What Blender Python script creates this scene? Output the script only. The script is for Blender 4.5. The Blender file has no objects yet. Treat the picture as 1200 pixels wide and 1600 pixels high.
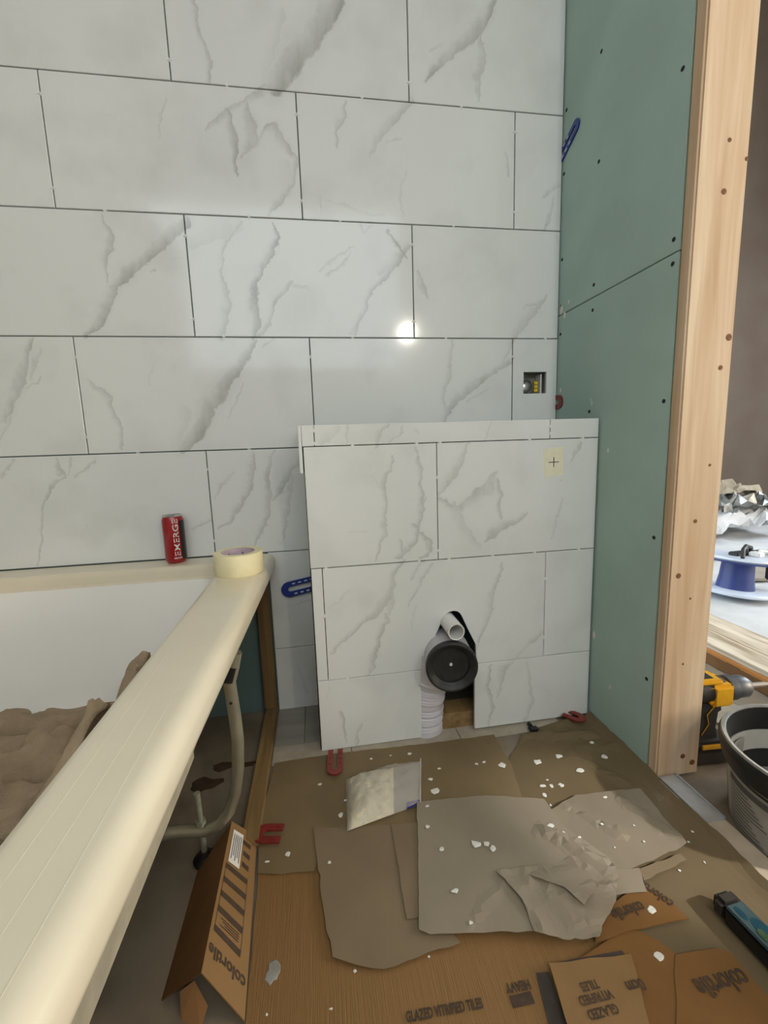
import bpy, bmesh, math, random
from mathutils import Vector, Matrix, noise
from mathutils.geometry import delaunay_2d_cdt
random.seed(7)
SC = bpy.context.scene
COL = SC.collection
PI = math.pi

def lin(r, g, b):
    f = lambda c: (c / 255 / 12.92) if c / 255 <= .04045 else ((c / 255 + .055) / 1.055) ** 2.4
    return (f(r), f(g), f(b), 1)

# ------------------------------------------------------------------ camera
cam_d = bpy.data.cameras.new('camera')
cam_d.sensor_fit = 'VERTICAL'; cam_d.sensor_height = 24; cam_d.lens = 670.86 / 1600 * 24
cam_d.clip_start = .02
cam = bpy.data.objects.new('camera', cam_d); COL.objects.link(cam)
rx = Vector((.98719, -.156115, -.032925)); up = Vector((.055346, .141523, .988387)); fw = Vector((.149642, .977548, -.14835))
cam.matrix_world = Matrix(((rx.x, up.x, -fw.x, -.7495), (rx.y, up.y, -fw.y, -1.2709), (rx.z, up.z, -fw.z, .7998), (0, 0, 0, 1)))
SC.camera = cam
# ------------------------------------------------------------------ light
SC.view_settings.view_transform = 'Standard'; SC.view_settings.look = 'None'
SC.view_settings.gamma = 1; SC.view_settings.use_curve_mapping = False
SC.view_settings.exposure = 0.22
w = bpy.data.worlds.new('daylight'); SC.world = w; w.use_nodes = True
w.node_tree.nodes['Background'].inputs[0].default_value = (.87, .95, 1, 1)
w.node_tree.nodes['Background'].inputs[1].default_value = 2.7
def area(name, loc, aim, sx, sy, power, col):
    l = bpy.data.lights.new(name, 'AREA'); l.shape = 'RECTANGLE'; l.size = sx; l.size_y = sy; l.energy = power; l.color = col
    o = bpy.data.objects.new(name, l); COL.objects.link(o); o.location = loc
    o.rotation_euler = (Vector(aim) - Vector(loc)).to_track_quat('-Z', 'Y').to_euler(); return o
area('assumed_cool_area', (4.22, .45, 1.5), (1.4, .6, .1), 1.3, 1.5, 95, (.80, .9, 1))  # assumed cool area light by the solid wall, no window there; brightens far floor
area('assumed_warm_area', (4.22, -1.9, 1.25), (-.9, -.9, .45), 1.1, 1.3, 115, (1, .86, .68))  # assumed warm area light, no opening behind it; added to brighten the bath rim
sp = bpy.data.lights.new('floor_patch_spot', 'SPOT'); sp.energy = 150; sp.spot_size = math.radians(11); sp.spot_blend = .7; sp.shadow_soft_size = .03; sp.color = (1, .96, .9)  # added spot out of view, makes the light patch on the floor papers
so = bpy.data.objects.new('floor_patch_spot', sp); COL.objects.link(so); so.location = (1.1, -1.75, 1.35)
so.rotation_euler = (Vector((-.15, -.575, 0)) - so.location).to_track_quat('-Z', 'Y').to_euler()
lb = bpy.data.lights.new('assumed_bulb', 'POINT'); lb.energy = 17; lb.shadow_soft_size = .026; lb.color = (1, .93, .82)  # assumed bulb out of view, placed to match the highlight on the tiles
lo = bpy.data.objects.new('assumed_bulb', lb); COL.objects.link(lo); lo.location = (.07, -2.45, 1.75)

# ------------------------------------------------------------------ materials
def new_mat(name):
    m = bpy.data.materials.new(name); m.use_nodes = True
    nt = m.node_tree; b = nt.nodes['Principled BSDF']; return m, nt, b
def mat(name, c, rough=.6, var=.12, scale=20, bump=0., bscale=60, metal=0., spec=.5, stretch=(1, 1, 1), c2=None, lo=.35, hi=.65, detail=4, trans=0., alpha=1., coat=0.):
    m, nt, b = new_mat(name)
    N = nt.nodes.new; L = nt.links.new
    tc = N('ShaderNodeTexCoord'); mp = N('ShaderNodeMapping'); mp.inputs['Scale'].default_value = stretch
    L(tc.outputs['Object'], mp.inputs[0])
    nz = N('ShaderNodeTexNoise'); nz.inputs['Scale'].default_value = scale; nz.inputs['Detail'].default_value = detail; L(mp.outputs[0], nz.inputs[0])
    rp = N('ShaderNodeValToRGB'); rp.color_ramp.elements[0].position = lo; rp.color_ramp.elements[1].position = hi
    if c2 is None:
        a = tuple(max(0, v * (1 - var)) for v in c[:3]) + (1,); d = tuple(min(1, v * (1 + var)) for v in c[:3]) + (1,)
    else: a, d = c, c2
    rp.color_ramp.elements[0].color = a; rp.color_ramp.elements[1].color = d
    L(nz.outputs[0], rp.inputs[0]); L(rp.outputs[0], b.inputs['Base Color'])
    b.inputs['Roughness'].default_value = rough; b.inputs['Metallic'].default_value = metal
    b.inputs['Specular IOR Level'].default_value = spec
    b.inputs['Transmission Weight'].default_value = trans; b.inputs['Alpha'].default_value = alpha
    b.inputs['Coat Weight'].default_value = coat
    if bump:
        n2 = N('ShaderNodeTexNoise'); n2.inputs['Scale'].default_value = bscale; n2.inputs['Detail'].default_value = 5; L(mp.outputs[0], n2.inputs[0])
        bp = N('ShaderNodeBump'); bp.inputs['Strength'].default_value = bump; bp.inputs['Distance'].default_value = .004
        L(n2.outputs[0], bp.inputs['Height']); L(bp.outputs[0], b.inputs['Normal'])
    return m

# one stroke of a marble vein: soft capsule between A and A+D, width w0..w1
def vein_group():
    g = bpy.data.node_groups.new('vein_stroke', 'ShaderNodeTree')
    I = g.interface
    for n, t in (('P', 'NodeSocketVector'), ('A', 'NodeSocketVector'), ('D', 'NodeSocketVector'), ('Inv', 'NodeSocketFloat'), ('W', 'NodeSocketFloat'), ('DW', 'NodeSocketFloat'), ('S', 'NodeSocketFloat'), ('Prev', 'NodeSocketFloat')):
        I.new_socket(n, in_out='INPUT', socket_type=t)
    I.new_socket('Mask', in_out='OUTPUT', socket_type='NodeSocketFloat')
    N = g.nodes.new; L = g.links.new
    gi = N('NodeGroupInput'); go = N('NodeGroupOutput')
    def vm(op, a, b):
        n = N('ShaderNodeVectorMath'); n.operation = op; L(a, n.inputs[0])
        if b is not None: L(b, n.inputs[1])
        return n
    def mm(op, a, b, clamp=False):
        n = N('ShaderNodeMath'); n.operation = op; n.use_clamp = clamp; L(a, n.inputs[0])
        if hasattr(b, 'links') or hasattr(b, 'is_linked'): L(b, n.inputs[1])
        else: n.inputs[1].default_value = b
        return n.outputs[0]
    pa = vm('SUBTRACT', gi.outputs['P'], gi.outputs['A']).outputs[0]
    dt = vm('DOT_PRODUCT', pa, gi.outputs['D']).outputs['Value']
    t = mm('MINIMUM', mm('MAXIMUM', mm('MULTIPLY', dt, gi.outputs['Inv']), 0.), 1.)
    sc = N('ShaderNodeVectorMath'); sc.operation = 'SCALE'; L(gi.outputs['D'], sc.inputs[0]); L(t, sc.inputs['Scale'])
    df = vm('SUBTRACT', pa, sc.outputs[0]).outputs[0]
    ln = N('ShaderNodeVectorMath'); ln.operation = 'LENGTH'; L(df, ln.inputs[0])
    wd = mm('ADD', mm('MULTIPLY', t, gi.outputs['DW']), gi.outputs['W'])
    q = mm('DIVIDE', ln.outputs['Value'], wd)
    def ss(a, c, lo_, hi_):
        n = N('ShaderNodeMapRange'); n.interpolation_type = 'SMOOTHSTEP'; n.inputs['From Min'].default_value = a; n.inputs['From Max'].default_value = c
        n.inputs['To Min'].default_value = lo_; n.inputs['To Max'].default_value = hi_; L(q, n.inputs['Value']); return n.outputs[0]
    cr = vm('CROSS_PRODUCT', pa, gi.outputs['D']).outputs[0]
    sx = N('ShaderNodeSeparateXYZ'); L(cr, sx.inputs[0])
    iv = mm('POWER', gi.outputs['Inv'], .5)
    sd = mm('DIVIDE', mm('MULTIPLY', sx.outputs[1], iv), wd)      # signed distance across the vein, -1..1
    side = mm('ADD', mm('MULTIPLY', sd, .42), .50)                # one flank dark, the other fading out
    core = ss(.62, .96, 1, 0)
    halo = ss(.6, 2.0, .12, 0)
    pr = mm('MAXIMUM', mm('MULTIPLY', core, side), halo)
    L(mm('MAXIMUM', mm('MULTIPLY', pr, gi.outputs['S']), gi.outputs['Prev']), go.inputs[0])
    return g
VG = vein_group()
TILE_COL = lin(224, 226, 223); VEIN_COL = lin(108, 109, 99)
def marble(name, strokes, seed, cx, cz):
    m, nt, b = new_mat(name)
    N = nt.nodes.new; L = nt.links.new
    tc = N('ShaderNodeTexCoord')
    off = N('ShaderNodeVectorMath'); off.operation = 'ADD'; off.inputs[1].default_value = (seed * 1.37 % 9, seed * .71 % 7, seed * 2.13 % 11); L(tc.outputs['Object'], off.inputs[0])
    def noi(s, d):
        n = N('ShaderNodeTexNoise'); n.inputs['Scale'].default_value = s; n.inputs['Detail'].default_value = d; L(off.outputs[0], n.inputs[0]); return n
    def wob(n, amp):
        a = N('ShaderNodeVectorMath'); a.operation = 'SUBTRACT'; a.inputs[1].default_value = (.5, .5, .5); L(n.outputs['Color'], a.inputs[0])
        s = N('ShaderNodeVectorMath'); s.operation = 'MULTIPLY'; s.inputs[1].default_value = (amp, 0, amp); L(a.outputs[0], s.inputs[0]); return s.outputs[0]
    flat = N('ShaderNodeVectorMath'); flat.operation = 'MULTIPLY'; flat.inputs[1].default_value = (1, 0, 1); L(tc.outputs['Object'], flat.inputs[0])
    p = flat.outputs[0]
    for s, d, amp in ((12, 3, .036), (45, 4, .022), (160, 2, .006)):
        a = N('ShaderNodeVectorMath'); a.operation = 'ADD'; L(p, a.inputs[0]); L(wob(noi(s, d), amp), a.inputs[1]); p = a.outputs[0]
    prev = None
    for (x0, z0, w0), (x1, z1, w1), s in strokes:
        g = N('ShaderNodeGroup'); g.node_tree = VG
        d = Vector((x1 - x0, 0, z1 - z0))
        g.inputs['A'].default_value = (x0 - cx, 0, z0 - cz); g.inputs['D'].default_value = d; g.inputs['Inv'].default_value = 1 / max(d.length_squared, 1e-8)
        g.inputs['W'].default_value = w0; g.inputs['DW'].default_value = w1 - w0; g.inputs['S'].default_value = s
        L(p, g.inputs['P'])
        if prev: L(prev, g.inputs['Prev'])
        prev = g.outputs[0]
    cl = noi(6, 5)
    r0 = N('ShaderNodeMapRange'); r0.inputs['From Min'].default_value = .5; r0.inputs['From Max'].default_value = .75; r0.inputs['To Max'].default_value = .14; L(cl.outputs[0], r0.inputs[0])
    fac = r0.outputs[0]
    if prev:
        rot = N('ShaderNodeMapping'); rot.inputs['Rotation'].default_value = (0, math.radians(32), 0); rot.inputs['Scale'].default_value = (34, 1, 7); L(off.outputs[0], rot.inputs[0])
        md = N('ShaderNodeTexNoise'); md.inputs['Scale'].default_value = 1; md.inputs['Detail'].default_value = 5; L(rot.outputs[0], md.inputs[0]); r1 = N('ShaderNodeMapRange'); r1.inputs['From Min'].default_value = .3; r1.inputs['From Max'].default_value = .65; r1.inputs['To Min'].default_value = .5; L(md.outputs[0], r1.inputs[0])
        mu = N('ShaderNodeMath'); mu.operation = 'MULTIPLY'; L(prev, mu.inputs[0]); L(r1.outputs[0], mu.inputs[1])
        mx = N('ShaderNodeMath'); mx.operation = 'MAXIMUM'; L(mu.outputs[0], mx.inputs[0]); L(r0.outputs[0], mx.inputs[1]); fac = mx.outputs[0]
    mix = N('ShaderNodeMix'); mix.data_type = 'RGBA'; mix.inputs['A'].default_value = TILE_COL; mix.inputs['B'].default_value = VEIN_COL
    L(fac, mix.inputs['Factor']); L(mix.outputs['Result'], b.inputs['Base Color'])
    b.inputs['Roughness'].default_value = .10
    return m

# wood with long grain along one axis
def wood(name, c, c2, axis='z', scale=9, rough=.65):
    m, nt, b = new_mat(name); N = nt.nodes.new; L = nt.links.new
    tc = N('ShaderNodeTexCoord'); mp = N('ShaderNodeMapping'); L(tc.outputs['Object'], mp.inputs[0])
    mp.inputs['Scale'].default_value = {'z': (1, 1, .06), 'y': (1, .06, 1), 'x': (.06, 1, 1)}[axis]
    nz = N('ShaderNodeTexNoise'); nz.inputs['Scale'].default_value = scale * 8; nz.inputs['Detail'].default_value = 4; nz.inputs['Distortion'].default_value = .6; L(mp.outputs[0], nz.inputs[0])
    wv = N('ShaderNodeTexNoise'); wv.inputs['Scale'].default_value = scale * 2.2; wv.inputs['Detail'].default_value = 2; L(mp.outputs[0], wv.inputs[0])
    ad = N('ShaderNodeMath'); ad.operation = 'ADD'; L(nz.outputs[0], ad.inputs[0]); L(wv.outputs[0], ad.inputs[1])
    rp = N('ShaderNodeValToRGB'); rp.color_ramp.elements[0].position = .8; rp.color_ramp.elements[1].position = 1.2
    ml = N('ShaderNodeMath'); ml.operation = 'MULTIPLY'; ml.inputs[1].default_value = 1.0; L(ad.outputs[0], ml.inputs[0])
    mr = N('ShaderNodeMapRange'); mr.inputs['From Min'].default_value = .75; mr.inputs['From Max'].default_value = 1.25; L(ml.outputs[0], mr.inputs[0])
    rp.color_ramp.elements[0].position = 0; rp.color_ramp.elements[1].position = 1
    rp.color_ramp.elements[0].color = c; rp.color_ramp.elements[1].color = c2
    L(mr.outputs[0], rp.inputs[0]); L(rp.outputs[0], b.inputs['Base Color']); b.inputs['Roughness'].default_value = rough
    return m

M = dict(
 board=mat('moisture_board_green', lin(170, 194, 184), .85, .05, 5, .05, 300),
 board_dark=mat('moisture_board_teal', lin(96, 118, 118), .85, .06, 5),
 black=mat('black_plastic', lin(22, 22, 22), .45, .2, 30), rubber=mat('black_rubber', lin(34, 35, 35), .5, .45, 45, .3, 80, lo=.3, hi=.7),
 hole=mat('screw_black', lin(18, 18, 16), .7, .1),
 plaster=mat('white_plaster', lin(222, 220, 212), .9, .05, 60, .4, 120),
 pine=wood('planed_pine', lin(196, 162, 126), lin(228, 204, 174), 'z', 5),
 knot=mat('pine_knot', lin(120, 78, 45), .7, .25, 200),
 batten=wood('weathered_batten', lin(112, 88, 52), lin(150, 122, 80), 'y', 8), batten_z=wood('weathered_upright', lin(92, 70, 40), lin(124, 98, 60), 'z', 8),
 acrylic=mat('bath_acrylic', lin(240, 239, 233), .22, .02, 3, coat=.3), fibre=mat('bath_rim_batten', lin(150, 142, 122), .8, .12, 40, .3, 80),
 cloth=mat('dust_sheet_brown', lin(158, 138, 112), .95, .1, 30, .5, 260),
 steel=mat('galvanised_tube', lin(170, 168, 150), .4, .12, 18, metal=.75), zinc=mat('zinc_bolt', lin(170, 175, 160), .45, .1, 90, metal=.7),
 concrete=mat('concrete_floor', lin(116, 104, 88), .85, .2, 5, .3, 40, c2=lin(138, 126, 110), lo=.4, hi=.6),
 stain=mat('floor_stain', lin(70, 54, 40), .6, .25, 60),
 grey_tile=mat('wood_look_floor_tile', lin(150, 146, 136), .5, .12, 12, .1, 40, stretch=(.25, 2, 1)), strip=mat('pale_cement_strip', lin(168, 158, 142), .85, .08, 30, .2, 60),
 rim=mat('dusty_bath_rim', lin(226, 216, 192), .24, .03, 6, coat=.25), paper_r=mat('brown_paper_by_wall', lin(106, 90, 63), .8, .06, 9, .15, 40),
 paper=mat('brown_floor_paper', lin(124, 107, 83), .8, .06, 9, .15, 40), paper_b=mat('olive_floor_paper', lin(120, 102, 72), .8, .06, 9, .15, 40),
 paper_g=mat('dusty_grey_paper', lin(140, 128, 110), .75, .07, 7, .2, 30), paper_l=mat('dusty_pale_paper', lin(132, 120, 102), .72, .08, 8, .2, 30),
 card=mat('corrugated_cardboard', lin(132, 98, 56), .85, .045, 10, .45, 26, stretch=(26, .5, 1)), card_o=mat('cardboard_orange', lin(120, 83, 38), .85, .08, 9, .1, 60),
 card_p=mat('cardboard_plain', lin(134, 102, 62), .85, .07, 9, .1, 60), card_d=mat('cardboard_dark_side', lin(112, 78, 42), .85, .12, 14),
 ink=mat('printing_ink', lin(68, 52, 38), .8, .15, 90), tape_ink=mat('dark_printed_band', lin(66, 56, 50), .8, .1, 60),
 red_can=mat('red_can_enamel', lin(152, 16, 26), .3, .04, 20, coat=.4), can_black=mat('black_can_enamel', lin(30, 24, 24), .35, .1), alu=mat('aluminium', lin(205, 205, 205), .3, .06, 60, metal=.9),
 white_ink=mat('white_print', lin(225, 222, 220), .5, .02),
 mtape=mat('masking_tape', lin(236, 226, 184), .7, .04, 30, .1, 200), core=mat('tape_core_card', lin(196, 178, 186), .8, .05, 40), core_ink=mat('tape_core_print', lin(120, 96, 110), .8, .1, 40),
 tape_patch=mat('pale_tape_patch', lin(232, 226, 200), .7, .03, 60), pencil=mat('pencil_mark', lin(50, 52, 44), .8, .1),
 pvc=mat('white_pvc', lin(226, 226, 222), .35, .02, 20), pvc_in=mat('white_connector', lin(205, 202, 206), .45, .03, 20),
 blue=mat('blue_plastic', lin(26, 52, 132), .35, .12, 60), red=mat('red_plastic', lin(122, 42, 36), .4, .15, 70),
 steelbox=mat('back_box_galvanised', lin(150, 150, 144), .45, .15, 30, metal=.4), flex=mat('grey_cable', lin(80, 80, 82), .5, .1), yellow=mat('yellow_connector', lin(214, 182, 30), .45, .15, 120),
 spacer=mat('white_spacer', lin(228, 228, 224), .5, .02), powder=mat('bagged_white_powder', lin(206, 196, 168), .6, .1, 90, .4, 120),
 film=mat('clear_plastic_film', lin(222, 220, 214), .2, .02, 20, .5, 40, alpha=.28), navy=mat('navy_print', lin(36, 34, 110), .5, .2, 300),
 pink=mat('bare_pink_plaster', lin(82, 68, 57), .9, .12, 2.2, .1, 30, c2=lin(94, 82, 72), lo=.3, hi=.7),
 sheet=mat('pale_dust_sheet', lin(196, 198, 200), .9, .06, 9, .3, 60), sheet_g=mat('grey_floor_patch', lin(150, 142, 132), .9, .1, 9),
 reel=mat('reel_pale_plastic', lin(196, 206, 222), .35, .04, 20), reel_b=mat('reel_blue_hub', lin(44, 60, 120), .4, .08, 20),
 foil=mat('silver_foil', lin(120, 122, 120), .35, .5, 12, .6, 30, metal=.6), kraft=mat('crumpled_kraft', lin(150, 140, 122), .8, .15, 14, .4, 40),
 oak=wood('pale_grained_plank', lin(150, 132, 108), lin(216, 204, 184), 'y', 14), stackcard=mat('tan_carton', lin(190, 128, 66), .8, .12, 9),
 drill_y=mat('yellow_tool_plastic', lin(226, 168, 34), .45, .06, 40), drill_k=mat('black_tool_plastic', lin(44, 40, 36), .55, .15, 40), drill_g=mat('grey_tool_metal', lin(104, 106, 110), .4, .1, 40, metal=.5), bit=mat('drill_bit_steel', lin(190, 180, 172), .35, .05, metal=.6),
 bucket_l=mat('bucket_label_grey', lin(176, 172, 164), .6, .06, 30), bucket_k=mat('bucket_black', lin(30, 30, 30), .4, .2, 30), adhesive=mat('dried_adhesive', lin(146, 144, 138), .85, .2, 18, .5, 60), print_g=mat('grey_print', lin(96, 94, 90), .8, .1),
 teal=mat('teal_plastic', lin(56, 74, 78), .45, .12, 40), teal_d=mat('dark_teal', lin(14, 62, 78), .4, .2, 60), green_v=mat('green_vial', lin(60, 84, 58), .2, .2, 60),
 thresh=mat('dusty_threshold', lin(176, 160, 140), .8, .1, 20, .2, 50), zincstrip=mat('metal_threshold', lin(186, 190, 192), .35, .1, 30, metal=.5),
 grey_wall=mat('bare_grey_plaster', lin(140, 138, 132), .9, .06, 4), white_wall=mat('white_painted_plaster', lin(200, 198, 192), .9, .03, 6),
)

# ------------------------------------------------------------------ mesh helpers
class MB:
    def __init__(s): s.v = []; s.f = []
    def add(s, vs, fs):
        n = len(s.v); s.v += [tuple(v) for v in vs]; s.f += [tuple(i + n for i in f) for f in fs]; return s
    def box(s, x0, x1, y0, y1, z0, z1, c=.0, mx=None):
        if c <= 0:
            vs = [(x, y, z) for z in (z0, z1) for y in (y0, y1) for x in (x0, x1)]
            fs = [(0, 2, 3, 1), (4, 5, 7, 6), (0, 1, 5, 4), (2, 6, 7, 3), (0, 4, 6, 2), (1, 3, 7, 5)]
        else:
            b = bmesh.new(); bmesh.ops.create_cube(b, size=1)
            for q in b.verts: q.co = Vector(((x0 + x1) / 2 + q.co.x * (x1 - x0), (y0 + y1) / 2 + q.co.y * (y1 - y0), (z0 + z1) / 2 + q.co.z * (z1 - z0)))
            bmesh.ops.bevel(b, geom=b.edges[:], offset=c, segments=2, affect='EDGES')
            b.verts.index_update(); vs = [tuple(q.co) for q in b.verts]; fs = [[q.index for q in f.verts] for f in b.faces]; b.free()
        if mx is not None: vs = [tuple(mx @ Vector(v)) for v in vs]
        return s.add(vs, fs)
    def tube(s, pts, r, n=10, caps=True, closed=False):
        P = [Vector(p) for p in pts]; m = len(P); vs = []; fs = []; prev = None
        for i, p in enumerate(P):
            t = (P[(i + 1) % m] - P[i - 1]) if closed else (P[min(i + 1, m - 1)] - P[max(i - 1, 0)])
            t.normalize()
            if prev is None: a = t.orthogonal().normalized()
            else: a = (prev - t * prev.dot(t)).normalized()
            prev = a; b = t.cross(a); rr = r[i] if isinstance(r, (list, tuple)) else r
            vs += [p + a * rr * math.cos(2 * PI * k / n) + b * rr * math.sin(2 * PI * k / n) for k in range(n)]
        for i in range(m if closed else m - 1):
            j = (i + 1) % m
            fs += [(i * n + k, i * n + (k + 1) % n, j * n + (k + 1) % n, j * n + k) for k in range(n)]
        if caps and not closed: fs += [tuple(range(n))[::-1], tuple((m - 1) * n + k for k in range(n))]
        return s.add(vs, fs)
    def lathe(s, prof, n=32, mx=None, cap0=True, cap1=True):
        vs = [(r * math.cos(2 * PI * k / n), r * math.sin(2 * PI * k / n), z) for r, z in prof for k in range(n)]
        fs = [(i * n + k, i * n + (k + 1) % n, (i + 1) * n + (k + 1) % n, (i + 1) * n + k) for i in range(len(prof) - 1) for k in range(n)]
        if cap0: fs.append(tuple(range(n))[::-1])
        if cap1: fs.append(tuple((len(prof) - 1) * n + k for k in range(n)))
        if mx is not None: vs = [tuple(mx @ Vector(v)) for v in vs]
        return s.add(vs, fs)
    def prism(s, poly, axis, a, b, mx=None):          # polygon in the two other axes, extruded from a to b
        def pt(u, v, w): return {'y': (u, w, v), 'z': (u, v, w), 'x': (w, u, v)}[axis]
        n = len(poly); vs = [pt(u, v, a) for u, v in poly] + [pt(u, v, b) for u, v in poly]
        if mx is not None: vs = [tuple(mx @ Vector(v)) for v in vs]
        return s.add(vs, [tuple(range(n)), tuple(range(2 * n - 1, n - 1, -1))] + [(i, i + n, (i + 1) % n + n, (i + 1) % n) for i in range(n)])
    def build(s, name, m, parent=None, smooth=False, origin=None, local=False):
        o = Vector(origin) if origin is not None else Vector((0, 0, 0))
        sub = o.copy()
        if parent is not None and not local:
            q = parent; base = Vector((0, 0, 0))
            while q is not None: base += q.location; q = q.parent
        else: base = Vector((0, 0, 0))
        if origin is None: sub = base
        me = bpy.data.meshes.new(name); me.from_pydata([tuple(Vector(v) - sub) for v in s.v], [], s.f)
        b = bmesh.new(); b.from_mesh(me); bmesh.ops.recalc_face_normals(b, faces=b.faces[:]); b.to_mesh(me); b.free()
        me.materials.append(m)
        ob = bpy.data.objects.new(name, me); COL.objects.link(ob)
        if parent is not None: ob.parent = parent
        if origin is not None: ob.location = o - base
        if smooth:
            me.polygons.foreach_set('use_smooth', [True] * len(me.polygons))
            me.set_sharp_from_angle(angle=math.radians(38))
        return ob
def B(*a, c=0.): return MB().box(*a, c=c)
def tag(o, label, cat, group=None, kind=None):
    o['label'] = label; o['category'] = cat
    if group: o['group'] = group
    if kind: o['kind'] = kind
    return o
def thing(name, label, cat, loc=(0, 0, 0), rotz=0, group=None, kind=None):
    o = bpy.data.objects.new(name, None); COL.objects.link(o); o.location = loc; o.rotation_euler = (0, 0, rotz); o.empty_display_size = .05
    return tag(o, label, cat, group, kind)
def text_mesh(s, size, bold=0.):
    cu = bpy.data.curves.new('lettering', 'FONT'); cu.body = s; cu.size = size; cu.align_x = 'CENTER'; cu.align_y = 'CENTER'; cu.offset = bold; cu.resolution_u = 3
    ob = bpy.data.objects.new('lettering', cu); COL.objects.link(ob)
    dg = bpy.context.evaluated_depsgraph_get(); me = bpy.data.meshes.new_from_object(ob.evaluated_get(dg))
    vs = [v.co.copy() for v in me.vertices]; fs = [tuple(p.vertices) for p in me.polygons]
    bpy.data.objects.remove(ob); bpy.data.meshes.remove(me); bpy.data.curves.remove(cu)
    return vs, fs
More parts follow.
